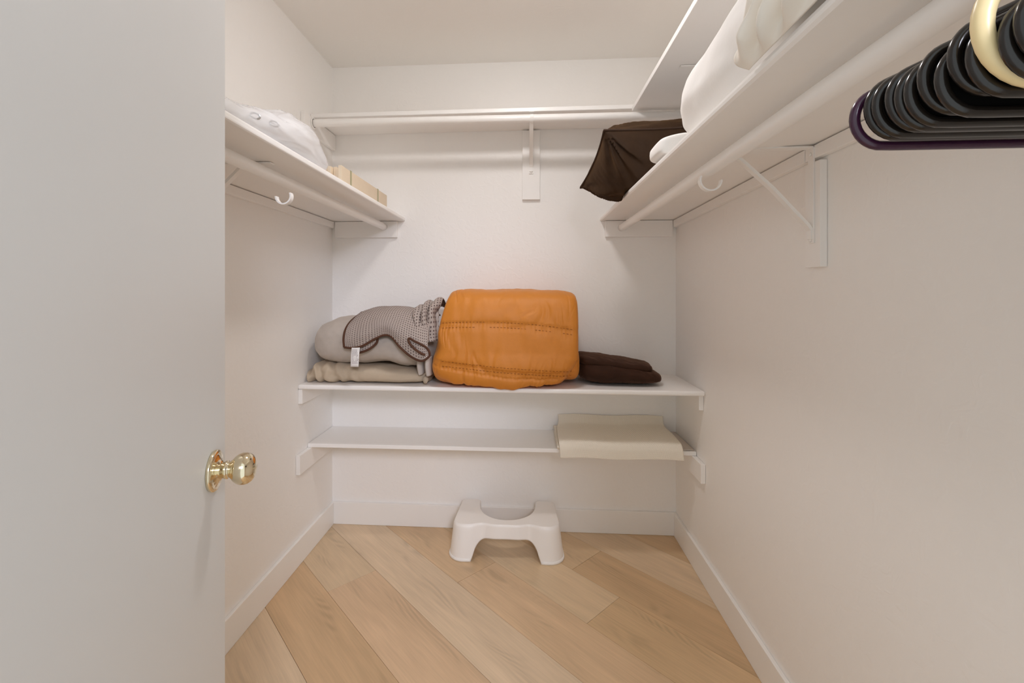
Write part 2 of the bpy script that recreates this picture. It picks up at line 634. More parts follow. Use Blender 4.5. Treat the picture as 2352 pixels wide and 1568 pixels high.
# floor: sub floor with single planks laid at 45 degrees
floor = box('floor', XL, XR, -0.03, YB, -0.03, -0.004, M['subfloor'], bevel=0, origin=(0, 0, 0))
struct(floor, 'light oak plank floor laid diagonally', 'floor')
ANG = math.radians(-44.3)
cu, su = math.cos(ANG), math.sin(ANG)
PW, V0 = 0.2178, 0.081


def clip_poly(poly, f):
    out_ = []
    for i in range(len(poly)):
        a, b_ = poly[i], poly[(i + 1) % len(poly)]
        fa, fb = f(a), f(b_)
        if fa >= 0:
            out_.append(a)
        if (fa >= 0) != (fb >= 0):
            t = fa / (fa - fb)
            out_.append((a[0] + (b_[0] - a[0]) * t, a[1] + (b_[1] - a[1]) * t))
    return out_


tones = [(0.53, 0.375, 0.225), (0.575, 0.435, 0.29), (0.50, 0.345, 0.20), (0.555, 0.40, 0.245), (0.52, 0.36, 0.21), (0.585, 0.45, 0.305)]
joint = {3: -1.866, 5: -1.556, 6: -1.042, 7: -1.286, 2: -0.45, 4: -0.62, 9: -1.3, 1: -0.95, 8: -1.8}
tone_row = {(4, 0): (0.585, 0.455, 0.315), (3, 0): (0.55, 0.42, 0.275), (3, 1): (0.56, 0.40, 0.255), (6, 0): (0.575, 0.435, 0.28), (6, 1): (0.545, 0.385, 0.225),
            (5, 0): (0.54, 0.385, 0.235), (5, 1): (0.56, 0.40, 0.25), (7, 1): (0.50, 0.345, 0.20), (7, 0): (0.545, 0.395, 0.24), (2, 1): (0.54, 0.39, 0.25), (1, 1): (0.53, 0.39, 0.24)}
LEN = 1.83
g = 0.0006
for row in range(-4, 11):
    v0, v1 = V0 + row * PW, V0 + (row + 1) * PW
    j0 = joint.get(row, -1.83 + ((row * 0.61) % LEN))
    for k in range(-3, 4):
        ua, ub = j0 + (k - 1) * LEN, j0 + k * LEN
        poly = [(ua + g, v0 + g), (ub - g, v0 + g), (ub - g, v1 - g), (ua + g, v1 - g)]
        toX = lambda p: p[0] * cu - p[1] * su
        toY = lambda p: p[0] * su + p[1] * cu
        for f in (lambda p: toX(p) - XL, lambda p: XR - toX(p), lambda p: toY(p) + 0.03, lambda p: YB - toY(p)):
            poly = clip_poly(poly, f)
            if len(poly) < 3:
                break
        if len(poly) < 3:
            continue
        cx_ = sum(p[0] for p in poly) / len(poly)
        cy_ = sum(p[1] for p in poly) / len(poly)
        nP = len(poly)
        e = 0.0009
        top, mid, bot = [], [], []
        for p in poly:
            d = Vector((cx_ - p[0], cy_ - p[1]))
            d.normalize()
            top.append((p[0] - cx_ + d.x * e, p[1] - cy_ + d.y * e, 0.0))
            mid.append((p[0] - cx_, p[1] - cy_, -0.0007))
            bot.append((p[0] - cx_, p[1] - cy_, -0.0038))
        vv = top + mid + bot
        ff = [tuple(range(nP))]
        for i in range(nP):
            j = (i + 1) % nP
            ff.append((i, nP + i, nP + j, j))
            ff.append((nP + i, 2 * nP + i, 2 * nP + j, nP + j))
        me = bpy.data.meshes.new('plank')
        me.from_pydata(vv, [], ff)
        bm = bmesh.new()
        bm.from_mesh(me)
        bmesh.ops.recalc_face_normals(bm, faces=bm.faces)
        bm.to_mesh(me)
        bm.free()
        me.materials.append(M['wood'])
        o = bpy.data.objects.new('plank', me)
        COL.objects.link(o)
        o.parent = floor
        o.location = (cx_ * cu - cy_ * su, cx_ * su + cy_ * cu, 0)
        o.rotation_euler = (0, 0, ANG)
        tn = tone_row.get((row, k), tones[(row * 5 + k * 3) % len(tones)])
        o.color = (*tn, 1)

# baseboards
BH, BT = 0.117, 0.014
o = box('baseboard_back', XL, XR, YB - BT, YB - 0.0005, 0.0005, BH, M['trim'], bevel=0.002)
struct(o, 'white flat baseboard behind the step stool', 'baseboard')
o = box('baseboard_left', XL + 0.0005, XL + BT, YF, YB - BT - 0.0005, 0.0005, BH, M['trim'], bevel=0.002)
struct(o, 'white flat baseboard running towards the open door', 'baseboard')
o = box('baseboard_right', XR - BT, XR - 0.0005, YF, YB - BT - 0.0005, 0.0005, BH, M['trim'], bevel=0.002)
struct(o, 'white flat baseboard below the bare textured wall', 'baseboard')

# ------------------------------------------------------------------ ceiling lamp (above the frame)
LX, LY = -0.03, 1.40
t = thing('ceiling_light', (LX, LY, ZC), 'round opal glass ceiling lamp over the closet floor', 'ceiling light')
lathe('base', [(0.0, 0.0), (0.0, 0.102), (0.018, 0.102), (0.022, 0.095)], (LX, LY, ZC - 0.0005), (0, 0, -1), M['metal_white'], t)
prof = [(0.0225 + 0.032 * math.sin(a), 0.097 * math.cos(a)) for a in [math.pi / 2 * i / 12 for i in range(13)]]
lathe('glass_dome', prof, (LX, LY, ZC), (0, 0, -1), M['opal'], t)

# ------------------------------------------------------------------ door
DA = math.radians(-16.5)
dd = Vector((math.sin(DA), math.cos(DA), 0))       # hinge -> free edge
dn = Vector((math.cos(DA), -math.sin(DA), 0))      # visible face normal
edge = Vector((-0.5525, 0.800, 0))
hinge = edge - dd * 0.715
TH = 0.035
vv = []
for z in (0.012, 2.04):
    for p in (hinge, edge, edge - dn * TH, hinge - dn * TH):
        vv.append((p.x, p.y, z))
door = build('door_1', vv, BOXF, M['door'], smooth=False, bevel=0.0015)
struct(door, 'flat white door standing open with round brass knob', 'door')
kb = edge - dd * 0.060 + Vector((0, 0, 0.94))
kn = lathe('door_knob', [(0.010, 0.0135), (0.020, 0.0130), (0.0205, 0.0150), (0.0245, 0.0150), (0.025, 0.0130), (0.028, 0.0135),
                         (0.032, 0.0175), (0.036, 0.0218), (0.040, 0.0245), (0.046, 0.0265), (0.052, 0.0265), (0.057, 0.0250),
                         (0.062, 0.0215), (0.0655, 0.0165), (0.068, 0.009), (0.069, 0.001)],
           kb, dn, M['brass'], door, seg=56)
tag(kn, 'polished brass round knob')
ro = lathe('rosette', [(0.0002, 0.0330), (0.003, 0.0345), (0.0055, 0.0345), (0.0075, 0.0325), (0.0085, 0.0290), (0.0095, 0.0220),
                       (0.0125, 0.0170), (0.0150, 0.0150)], kb, dn, M['brass'], kn, seg=56)
# latch plate on the door's free edge
lp_c = edge - dn * (TH / 2) + Vector((0, 0, 0.94))
vv = []
for a in (0.0002, 0.0014):
    for (s_, z_) in ((-0.0125, -0.028), (0.0125, -0.028), (0.0125, 0.028), (-0.0125, 0.028)):
        p = lp_c + dd * a + dn * s_ + Vector((0, 0, z_))
        vv.append(p)
build('latch_plate', vv, BOXF, M['strike'], door, smooth=False)
for hz in (0.25, 1.02, 1.80):
    tube('hinge', [hinge + dn * 0.004 + Vector((0, 0, hz - 0.045)), hinge + dn * 0.004 + Vector((0, 0, hz + 0.045))], 0.0055,
         M['strike'], door)


# ------------------------------------------------------------------ shelves
def board(name, corners, z0, th, parent, nose=0.006):
    """corners: 4 (x, y, dz) counter-clockwise from above"""
    v = [(x, y, z0 + d) for x, y, d in corners] + [(x, y, z0 + th + d) for x, y, d in corners]
    return build(name, v, BOXF, M['shelf'], parent, smooth=False, bevel=nose, seg=3)


e_ = 0.001
# left long shelf
LZ = 1.610
s1 = thing('wall_shelf', (-0.84, 1.2, LZ), 'long white shelf with clear bag and pale slats on it', 'shelf')
LFX = -0.643
board('board', [(XL + e_, YF + e_, 0.012), (LFX - 0.004, YF + e_, 0.010), (LFX, YB - e_, 0), (XL + e_, YB - e_, 0)], LZ, 0.020, s1)
box('end_cleat', XL + 0.021, -0.683, YB - 0.020, YB - e_, 1.523, LZ - 0.002, M['shelf'], s1)
hexa('wall_cleat', [(XL + e_, YF + e_, 1.585), (XL + 0.019, YF + e_, 1.585), (XL + 0.019, YB - 0.021, 1.574), (XL + e_, YB - 0.021, 1.574),
                    (XL + e_, YF + e_, 1.619), (XL + 0.019, YF + e_, 1.619), (XL + 0.019, YB - 0.021, LZ - 0.003), (XL + e_, YB - 0.021, LZ - 0.003)],
     M['shelf'], s1)

# right long shelf (its wall side has crept up a little over the bracket)
RZ = 1.601
RFX = 0.374
s2 = thing('wall_shelf', (0.565, 1.2, RZ), 'long white shelf holding white duvet and brown velvet cushion', 'shelf')
nY = 9
vb, vt = [], []
ys = [YF + e_ + (YB - YF - 2 * e_) * i / (nY - 1) for i in range(nY)]


def lift(y):
    f = max(0.0, min(1.0, (YB - y) / 1.1))
    return 0.024 * f


V, Fc = [], []
prof = []
for y in ys:
    zi = lift(y)
    fx = RFX + 0.006 * (YB - y) / YB
    ring = [(fx + 0.006, RZ), (fx + 0.001, RZ + 0.004), (fx, RZ + 0.010), (fx + 0.001, RZ + 0.016), (fx + 0.006, RZ + 0.020),
            (XR - e_, RZ + 0.020 + zi), (XR - e_, RZ + zi)]
    V += [(x, y, z) for x, z in ring]
for i in range(nY - 1):
    for j in range(7):
        a, b_ = i * 7 + j, i * 7 + (j + 1) % 7
        Fc.append((a, b_, b_ + 7, a + 7))
Fc.append(tuple(range(7)))
Fc.append(tuple((nY - 1) * 7 + j for j in reversed(range(7))))
build('board', V, Fc, M['shelf'], s2, smooth=False)
box('end_cleat', 0.400, XR - 0.021, YB - 0.020, YB - e_, 1.517, RZ - 0.002, M['shelf'], s2)
for (ya, yb_) in ((YF + e_, 1.262), (1.266, YB - 0.021)):
    v = []
    for (zo) in (-0.038, -0.002):
        for x, y in ((XR - 0.019, ya), (XR - e_, ya), (XR - e_, yb_), (XR - 0.019, yb_)):
            v.append((x, y, RZ + lift(y) + zo - (0.002 if zo > -0.01 else 0)))
    hexa('wall_cleat', v, M['shelf'], s2)

# high shelf on the end wall
TZ = 2.075
s3 = thing('wall_shelf', (-0.28, 2.25, TZ), 'high white shelf on end wall above the clothes rod', 'shelf')
board('board', [(XL + e_, 2.125, 0), (XR - e_, 2.125, 0.004), (XR - e_, YB - e_, 0.004), (XL + e_, YB - e_, -0.002)], TZ, 0.020, s3, nose=0.003)
hexa('side_cleat', [(XL + e_, 2.03, 1.990), (XL + 0.019, 2.03, 1.990), (XL + 0.019, YB - 0.002, 1.990), (XL + e_, YB - 0.002, 1.990),
                    (XL + e_, 2.03, 2.070), (XL + 0.019, 2.03, 2.070), (XL + 0.019, YB - 0.002, 2.070), (XL + e_, YB - 0.002, 2.070)], M['shelf'], s3)
# high shelf on the right wall
s4 = thing('wall_shelf', (0.62, 1.2, 2.066), 'high white shelf above the duvet, seen from below', 'shelf')
board('board', [(0.480, YF + e_, 0), (XR - e_, YF + e_, 0), (XR - e_, 2.122, 0), (0.480, 2.122, 0)], 2.064, 0.020, s4, nose=0.002)

# low deep shelf
BZ = 0.795
s5 = thing('wall_shelf', (-0.14, 2.19, BZ), 'low white shelf carrying the folded blankets and orange comforter', 'shelf')
board('board', [(XL + 0.002, 2.000, 0), (XR - 0.002, 1.984, 0), (XR - 0.002, YB - e_, 0.0), (XL + 0.002, YB - e_, 0)], BZ, 0.021, s5, nose=0.007)
for (xa, xb, z0) in ((XL + e_, XL + 0.020, 0.728), (XR - 0.020, XR - e_, 0.730)):
    hexa('side_cleat', [(xa, 2.006, z0), (xb, 2.006, z0), (xb, YB - e_, z0), (xa, YB - e_, z0),
                        (xa, 2.006, BZ - e_), (xb, 2.006, BZ - e_), (xb, YB - e_, BZ - e_), (xa, YB - e_, BZ - e_)], M['shelf'], s5)
# lowest narrow shelf
s6 = thing('wall_shelf', (-0.14, 2.23, 0.499), 'lowest narrow white shelf with mesh liner above the stool', 'shelf')
board('board', [(XL + 0.002, 2.095, 0), (XR - 0.002, 2.087, 0.006), (XR - 0.002, YB - e_, 0.006), (XL + 0.002, YB - e_, 0)], 0.500, 0.018, s6, nose=0.002)
for (xa, xb, zt, zb) in ((XL + e_, XL + 0.020, 0.499, 0.412), (XR - 0.020, XR - e_, 0.505, 0.424)):
    hexa('side_cleat', [(xa, 1.985, zb), (xb, 1.985, zb), (xb, YB - e_, zb), (xa, YB - e_, zb),
                        (xa, 1.985, zt), (xb, 1.985, zt), (xb, YB - e_, zt), (xa, YB - e_, zt)], M['shelf'], s6)

# ------------------------------------------------------------------ clothes rods
o = tube('clothes_rod', [(-0.751, 0.12 + 0.1 * i, 1.590 - 0.0005 * i * 1.0) for i in range(23)] + [(-0.751, YB - 0.021, 1.578)], 0.0175, M['rod'], seg=24)
tag(o, 'white round clothes rod below the shelf with the clear bag', 'clothes rod')
rodR = [(0.482, 0.12 + 0.1 * i, 1.574 - 0.0005 * i) for i in range(23)] + [(0.480, YB - 0.021, 1.5625)]
o = tube('clothes_rod', rodR, 0.0180, M['rod'], seg=24)
tag(o, 'white round clothes rod carrying the plastic hangers', 'clothes rod')
o = tube('clothes_rod', [(XL + 0.020, 2.112, 2.043)] + [(-1.0 + 0.1 * i, 2.112, 2.043 - 0.0003 * i) for i in range(18)] + [(XR - e_, 2.112, 2.038)], 0.0185, M['rod'], seg=24)
tag(o, 'white round clothes rod under the high end wall shelf', 'clothes rod')


# sockets: little rings where rods meet the wood
def ring_path(c, r, ax, n=28, a0=0, a1=2 * math.pi):
    P = []
    for i in range(n):
        a = a0 + (a1 - a0) * i / n
        if ax == 'Y':
            P.append((c[0] + r * math.cos(a), c[1], c[2] + r * math.sin(a)))
        else:
            P.append((c[0], c[1] + r * math.cos(a), c[2] + r * math.sin(a)))
    return P


o = tube('rod_socket', ring_path((XL + 0.0225, 2.112, 2.043), 0.0235, 'X'), 0.0035, M['metal_white'], closed=True, seg=8)
tag(o, 'white rod socket on side cleat under the high shelf', 'rod socket')


# ------------------------------------------------------------------ shelf and rod brackets
def bracket(name, label, wall, inward, z_top, reach, drop, along, board_rng, rod, hook_r, flat_w=0.022, board_w=0.09, hook_drop=0.022, brace_end=0.222, hook=True):
    """bracket in the vertical plane through `along`; wall = point on the wall, inward = unit vector into the room"""
    inw = Vector(inward)
    sd = Vector(along)
    w0 = Vector(wall)
    t_ = thing(name, w0, label, 'bracket', 'painted shelf brackets')

    def strip(nm, pts, wd, th):
        """flat bar following pts (distance from wall, z)"""
        P = [w0 + inw * a + Vector((0, 0, z)) for a, z in pts]
        V_, F_ = [], []
        for i, p in enumerate(P):
            tg = (P[min(i + 1, len(P) - 1)] - P[max(i - 1, 0)]).normalized()
            nn_ = tg.cross(sd).normalized()
            for (s_, q) in ((-wd / 2, -th / 2), (wd / 2, -th / 2), (wd / 2, th / 2), (-wd / 2, th / 2)):
                V_.append(p + sd * s_ + nn_ * q)
        for i in range(len(P) - 1):
            for j in range(4):
                F_.append((i * 4 + j, i * 4 + (j + 1) % 4, (i + 1) * 4 + (j + 1) % 4, (i + 1) * 4 + j))
        F_.append((0, 1, 2, 3))
        F_.append(tuple((len(P) - 1) * 4 + j for j in (3, 2, 1, 0)))
        return build(nm, V_, F_, M['metal_white'], t_, smooth=False)
    zb0, zb1 = board_rng
    # wooden backing board
    c = [w0 + sd * s_ + inw * a for s_, a in ((-board_w / 2, 0.001), (board_w / 2, 0.001), (board_w / 2, 0.0185), (-board_w / 2, 0.0185))]
    v_ = [p + Vector((0, 0, zb0)) for p in c] + [p + Vector((0, 0, zb1)) for p in c]
    build('backing_board', v_, BOXF, M['shelf'], t_, smooth=False, bevel=0.001)
    zt = z_top
    strip('wall_plate', [(0.021, zt - 0.004), (0.021, zt - drop - 0.045)], flat_w, 0.004)
    strip('shelf_arm', [(0.023, zt - 0.003), (reach, zt - 0.003)], flat_w, 0.004)
    br = [(0.024, zt - drop - 0.035), (0.024, zt - drop - 0.012), (0.031, zt - drop), (brace_end * 0.54, zt - drop * 0.52), (brace_end, zt - 0.010)]
    strip('brace', br, flat_w * 0.8, 0.008)
    ra, rz = rod
    arc = [(ra + hook_r * math.cos(a), rz - hook_drop + hook_r * math.sin(a)) for a in [math.radians(25 - 205 * i / 18) for i in range(19)]]
    if hook:
        strip('rod_hook', arc, flat_w * 0.7, 0.004)
    for dz in (-0.02, -drop - 0.038):
        p = w0 + inw * 0.0235 + Vector((0, 0, zt + dz))
        lathe('screw', [(0.0, 0.005), (0.0015, 0.0045), (0.0024, 0.002)], p, inw, M['metal_white'], t_, seg=10)
    return t_


bracket('shelf_bracket', 'white metal bracket under the shelf with the duvet', (XR, 1.232, 0), (-1, 0, 0), RZ + 0.018, 0.30, 0.205, (0, 1, 0),
        (1.307, 1.578), (0.276, 1.55), 0.027, board_w=0.062, hook_drop=0.014)
bracket('shelf_bracket', 'white metal bracket under the shelf with the clear bag', (XL, 1.262, 0), (1, 0, 0), LZ + 0.004, 0.31, 0.205, (0, 1, 0),
        (1.307, 1.570), (0.345, 1.53), 0.022, board_w=0.085, hook_drop=0.014)
bracket('shelf_bracket', 'white metal bracket in the middle of the end wall', (0.022, YB, 0), (0, -1, 0), TZ, 0.268, 0.185, (1, 0, 0),
        (1.713, 2.070), (0.262, 2.041), 0.0235, board_w=0.09, hook_drop=0.0)
bracket('shelf_bracket', 'white metal bracket under the high shelf above the duvet', (XR, 1.70, 0), (-1, 0, 0), 2.062, 0.20, 0.17, (0, 1, 0),
        (1.80, 2.058), (0.175, 2.03), 0.016, board_w=0.062, hook_drop=0.012, brace_end=0.12, hook=False)


# ------------------------------------------------------------------ hangers
def hanger_outline(half, r, sl, inset=0.0):
    """closed loop in (x, z): bottom bar centre at z = 0"""
    th = math.radians(sl)
    P = []
    cx_ = half - r
    rr = r - inset
    for i in range(-8, 9):
        P.append((cx_ * i / 8 * 0.96, 0.0 + inset))
    # right end arc from -90 deg up to (90 - sl)
    for i in range(1, 15):
        a = math.radians(-90) + (math.pi - th) * i / 14
        P.append((cx_ + rr * math.cos(a), r + rr * math.sin(a)))
    # arm up to the neck
    ax, az = P[-1]
    zn = az + (ax - 0.012) * math.tan(th)
    for i in range(1, 9):
        f = i / 8
        P.append((ax + (0.012 - ax) * f, az + (zn - az) * f))
    right = P[17:]
    P.append((0.0, zn + 0.003))
    for x, z in reversed(right):
        P.append((-x, z))
    return P, zn


def make_hanger(name, label, group, mat, rad, y, zbar, yaw, shade_fill, half=0.207, r=0.0225, sl=25.0, x=0.482):
    t_ = thing(name, (x, y, zbar), label, 'hanger', group)
    P, zn = hanger_outline(half, r, sl)
    rot = Matrix.Rotation(yaw, 3, 'Z')
    w3 = lambda px, pz, py=0.0: Vector((x, y, zbar)) + rot @ Vector((px, py, pz))
    tube('frame', [w3(a, b_) for a, b_ in P], rad, mat, t_, seg=12, closed=True)
    if shade_fill:
        Q, _ = hanger_outline(half, r, sl, inset=rad * 0.8)
        n_ = len(Q)
        V_ = [w3(a, b_, -0.0008) for a, b_ in Q] + [w3(a, b_, 0.0008) for a, b_ in Q]
        F_ = [tuple(range(n_)), tuple(reversed(range(n_, 2 * n_)))] + [(i, (i + 1) % n_, n_ + (i + 1) % n_, n_ + i) for i in range(n_)]
        build('web', V_, F_, M['black_web'], t_, smooth=False)  # added dark sheet: paints the darkness between packed hangers, not a moulded part
    zr = 1.5725 - zbar
    hk = [(0, zn), (0, zn + 0.012), (0, zr - 0.026)]
    hk += [(0.0225 * math.cos(a), zr + 0.0225 * math.sin(a)) for a in [math.radians(-70 + 235 * i / 18) for i in range(19)]]
    tube('hook', [w3(a, b_) for a, b_ in hk], 0.0032, mat, t_, seg=8)
    return t_


HG = 'plastic hangers on the rod'
make_hanger('clothes_hanger', 'dark purple tubular plastic hanger at the end of the row', HG, M['purple_plastic'], 0.0040, 0.402, 1.3700, 0.0, False)
hs = [(0.3910, 1.3725), (0.3825, 1.3715), (0.3690, 1.3715), (0.3600, 1.3690), (0.3515, 1.3690), (0.3400, 1.3735), (0.3265, 1.3670),
      (0.3170, 1.3770), (0.3045, 1.3710), None, (0.2845, 1.3720), (0.2760, 1.3760), (0.2670, 1.3740)]
HL = {0.3910: 'glossy black plastic hanger right beside the dark purple hanger',
      0.3045: 'glossy black plastic hanger next to the cream hanger, on the purple hanger side',
      0.2845: 'glossy black plastic hanger next to the cream hanger, away from the purple one',
      0.2670: 'glossy black plastic hanger at the other end of the row from the purple one'}
for h in hs:
    if h is None:
        make_hanger('clothes_hanger', 'cream plastic hanger hanging among the black hangers', HG, M['cream_plastic'], 0.0056, 0.2945, 1.3760, 0.0, False, r=0.034)
    else:
        make_hanger('clothes_hanger', HL.get(h[0], 'glossy black plastic hanger with only black hangers on both sides'), HG, M['black_plastic'], 0.0040, h[0], h[1] + 0.002, 0.0, True, x=0.486)


# ------------------------------------------------------------------ orange comforter
SH = BZ + 0.0215      # top of the low shelf


def stitch_z(x, row):
    u = (x + 0.09) / 0.32
    if row == 0:
        return 1.094 - 0.014 * u - 0.020 * u * u
    if row == 1:
        return 0.900 - 0.024 * u + 0.006 * u * u
    return 1.224 - 0.012 * u


com = thing('comforter', (-0.09, 2.16, SH), 'rolled orange quilted comforter with stitched channels', 'comforter')


def com_disp(s, th, x, y, z):
    d = 0.0
    front = max(0.0, -math.cos(th))
    fr = min(1.0, front * 2.2)
    for row, amp in ((0, 0.006), (1, 0.008)):
        dz = z - stitch_z(x, row)
        pk = 1 + 0.35 * math.sin(x * 2 * math.pi / 0.0185 + row)
        d -= fr * amp * math.exp(-(abs(dz) / 0.017) ** 1.5) * (0.8 + 0.2 * pk)
        for off in (-0.011, 0.011):
            d -= fr * 0.0042 * math.exp(-((dz - off) / 0.0028) ** 2) * pk
    # fine creases running down, deepest away from the seams
    q_ = max(0.0, nz(x * 5 + 2, z * 9, 7.7) + 0.15)
    d -= q_ * 0.007 * max(0.0, 0.20 - abs(nz(x * 24 + 1.5 * nz(x * 6, z * 8, 1.0), z * 6.5, y * 4))) / 0.20
    d += 0.008 * nz(x * 7, z * 7, y * 7) + 0.004 * nz(x * 20 + 5, z * 12, y * 9)
    return d


def com_warp(p):
    f = (p.z - SH) / 0.43
    if p.x < -0.09:
        k = (-0.09 - p.x) / 0.33
        lean = 0.075 * max(0.0, f - 0.30) / 0.7
        dent = 0.030 * math.exp(-((p.z - 0.985) / 0.05) ** 2) * max(0.0, 1 - (p.y - 1.95) / 0.12)
        p.x += k * k * (lean + dent)
    else:
        k = (p.x + 0.09) / 0.33
        p.x -= k * k * 0.075 * max(0.0, 0.30 - f) / 0.30
    if p.y > 2.0:
        p.z = max(p.z, SH + 0.001)
    else:
        p.z = max(p.z, SH - 0.018)
    gm = math.sqrt(max(0.0, 1 - ((p.x + 0.105) / 0.315) ** 2))
    lo_m = max(0.0, min(1.0, (0.97 - p.z) / 0.13))
    p.y -= 0.034 * gm * lo_m * max(0.0, min(1.0, (2.10 - p.y) / 0.14))
    tt = max(0.0, min(1.0, (2.0 - p.y) / 0.036))
    p.z -= lo_m * gm * 0.040 * tt * tt * (3 - 2 * tt)
    # sides of the belly sit further back
    if p.z < SH + 0.09 and p.y < 2.1:
        g_ = 1 - ((p.x + 0.12) / 0.30) ** 2
        p.y += 0.020 * (1 - max(0, g_)) * (1 - (p.z - SH) / 0.09)
    p.y = min(p.y, YB - 0.004)
    return p


lump('quilted_cover', 'X', -0.426, 0.225, lambda s: (2.163, 1.031, 0.203, 0.217), M['orange'], com,
     nt_=260, ns=260, k=13.0, n=3.6, disp=com_disp, warp=com_warp)
# inner turn of the roll peeping out at one end
lump('inner_fold', 'X', 0.05, 0.238, lambda s: (2.165, 0.915, 0.150, 0.085), M['orange'], com, nt_=50, ns=60, k=5, n=2.4,
     disp=lambda s, th, x, y, z: 0.004 * nz(x * 30, y * 12, z * 12))
# stitches


def com_front_y(x, z):
    """front surface of the comforter cover found on the mesh"""
    best = None
    for v in COMV:
        if v.y < 2.1 and abs(v.x - x) < 0.004 and abs(v.z - z) < 0.004:
            if best is None or v.y < best:
                best = v.y
    return best


cover = [c for c in com.children if c.name.startswith('quilted')][0]
ooo = origin_of(com)
COMV = [v.co + ooo for v in cover.data.vertices if v.co.y + ooo.y < 2.12]
for row in (0, 1):
    for off in (-0.011, 0.011):
        V, Fc = [], []
        x = -0.37
        while x < 0.20:
            zc = stitch_z(x, row) + off
            y = com_front_y(x, zc)
            if y is not None:
                x2 = x + 0.0085
                z2 = stitch_z(x2, row) + off
                y2 = com_front_y(x2, z2) or y
                vd, fd = tube_data([(x, y + 0.0006, zc), ((x + x2) / 2, min(y, y2) - 0.0006, (zc + z2) / 2), (x2, y2 + 0.0006, z2)], 0.0009, seg=5)
                n0 = len(V)
                V += vd
                Fc += [tuple(n0 + i for i in f) for f in fd]
            x += 0.0150
        if V:
            tag(build('stitch_row', V, Fc, M['orange_thread'], com), kind='stuff')

# ------------------------------------------------------------------ beige folded cloth under the taupe blanket
bg_ = thing('folded_bedding', (-0.74, 2.19, SH), 'beige cotton bedding folded flat under the taupe fleece blanket', 'bedding')
tabb = [(0.0, 0.842, 0.038), (0.10, 0.863, 0.046), (0.30, 0.862, 0.047), (0.55, 0.859, 0.043), (0.80, 0.853, 0.037), (1.0, 0.848, 0.031)]


def bei_disp(s, th, x, y, z):
    d = 0.004 * nz(x * 14, y * 14, z * 20)
    wv = max(0.0, 1 - s / 0.55)
    fr = max(0.0, -math.cos(th))
    d += wv * fr * 0.014 * math.sin(x * 105 + 2.2 * nz(x * 20, z * 30, 0) + z * 40)
    return d


lump('folded_cloth', 'X', -1.034, -0.458, lambda s: (2.192, interp(tabb, s)[0], 0.172, interp(tabb, s)[1]), M['beige'], bg_,
     nt_=150, ns=110, k=6, n=3.0, disp=bei_disp,
     warp=lambda p: Vector((max(p.x, XL + 0.004), min(p.y, YB - 0.004) + 0.028 * max(0, -0.74 - p.x) - 0.02 * max(0, p.x + 0.74), max(p.z, SH + 0.001))))
tube('open_end_fold', [(-0.458, 2.03 + 0.02 * i, 0.838 + 0.004 * math.sin(i)) for i in range(14)], 0.016, M['beige'], bg_, flat=0.7)

# taupe fleece blanket
ta = thing('fleece_blanket', (-0.72, 2.19, 0.90), 'smooth taupe fleece blanket, folded, under the waffle knit throw', 'blanket')
tabt = [(0.0, 0.990, 0.075), (0.08, 1.000, 0.108), (0.22, 1.008, 0.115), (0.42, 1.003, 0.104), (0.62, 0.995, 0.088), (0.80, 0.975, 0.090), (1.0, 0.960, 0.088)]


def tau_disp(s, th, x, y, z):
    return 0.006 * nz(x * 8, y * 8, z * 8) + 0.002 * nz(x * 40, y * 40, z * 40)


def tau_warp(p):
    # the underside follows the bedding below
    s = (p.x + 1.03) / 0.57
    sb = max(0.0, min(1.0, (p.x + 1.034) / 0.576))
    zc, hz = interp(tabb, sb)
    dy = min(1.0, abs(p.y - (2.192 + 0.028 * max(0, -0.74 - p.x) - 0.02 * max(0, p.x + 0.74))) / 0.172)
    p.z = max(p.z, zc + (hz + 0.005) * (1 - dy ** 3) ** (1 / 3))
    p.x = max(p.x, XL + 0.004)
    p.y = min(p.y, YB - 0.004)
    return p


lump('fleece', 'X', -1.012, -0.436, lambda s: (2.190, interp(tabt, s)[0], 0.178, interp(tabt, s)[1]), M['taupe'], ta,
     nt_=130, ns=110, k=3.6, n=2.9, disp=tau_disp, warp=tau_warp)
for i, (xa, zt, zb, yy) in enumerate(((-0.487, 0.950, 0.866, 2.022), (-0.449, 0.945, 0.862, 2.016))):
    grid('hem_fold', [[(xa - 0.012, yy + 0.02, zt), (xa - 0.010, yy + 0.004, (zt + zb) / 2), (xa - 0.006, yy + 0.010, zb)],
                      [(xa, yy - 0.012, zt), (xa, yy - 0.016, (zt + zb) / 2), (xa + 0.004, yy - 0.008, zb - 0.002)],
                      [(xa + 0.014, yy + 0.002, zt), (xa + 0.016, yy - 0.002, (zt + zb) / 2), (xa + 0.018, yy + 0.004, zb)],
                      [(xa + 0.016, yy + 0.05, zt), (xa + 0.018, yy + 0.05, (zt + zb) / 2), (xa + 0.018, yy + 0.05, zb)]],
         14, 20, M['taupe_hem'], ta, thick=0.005)

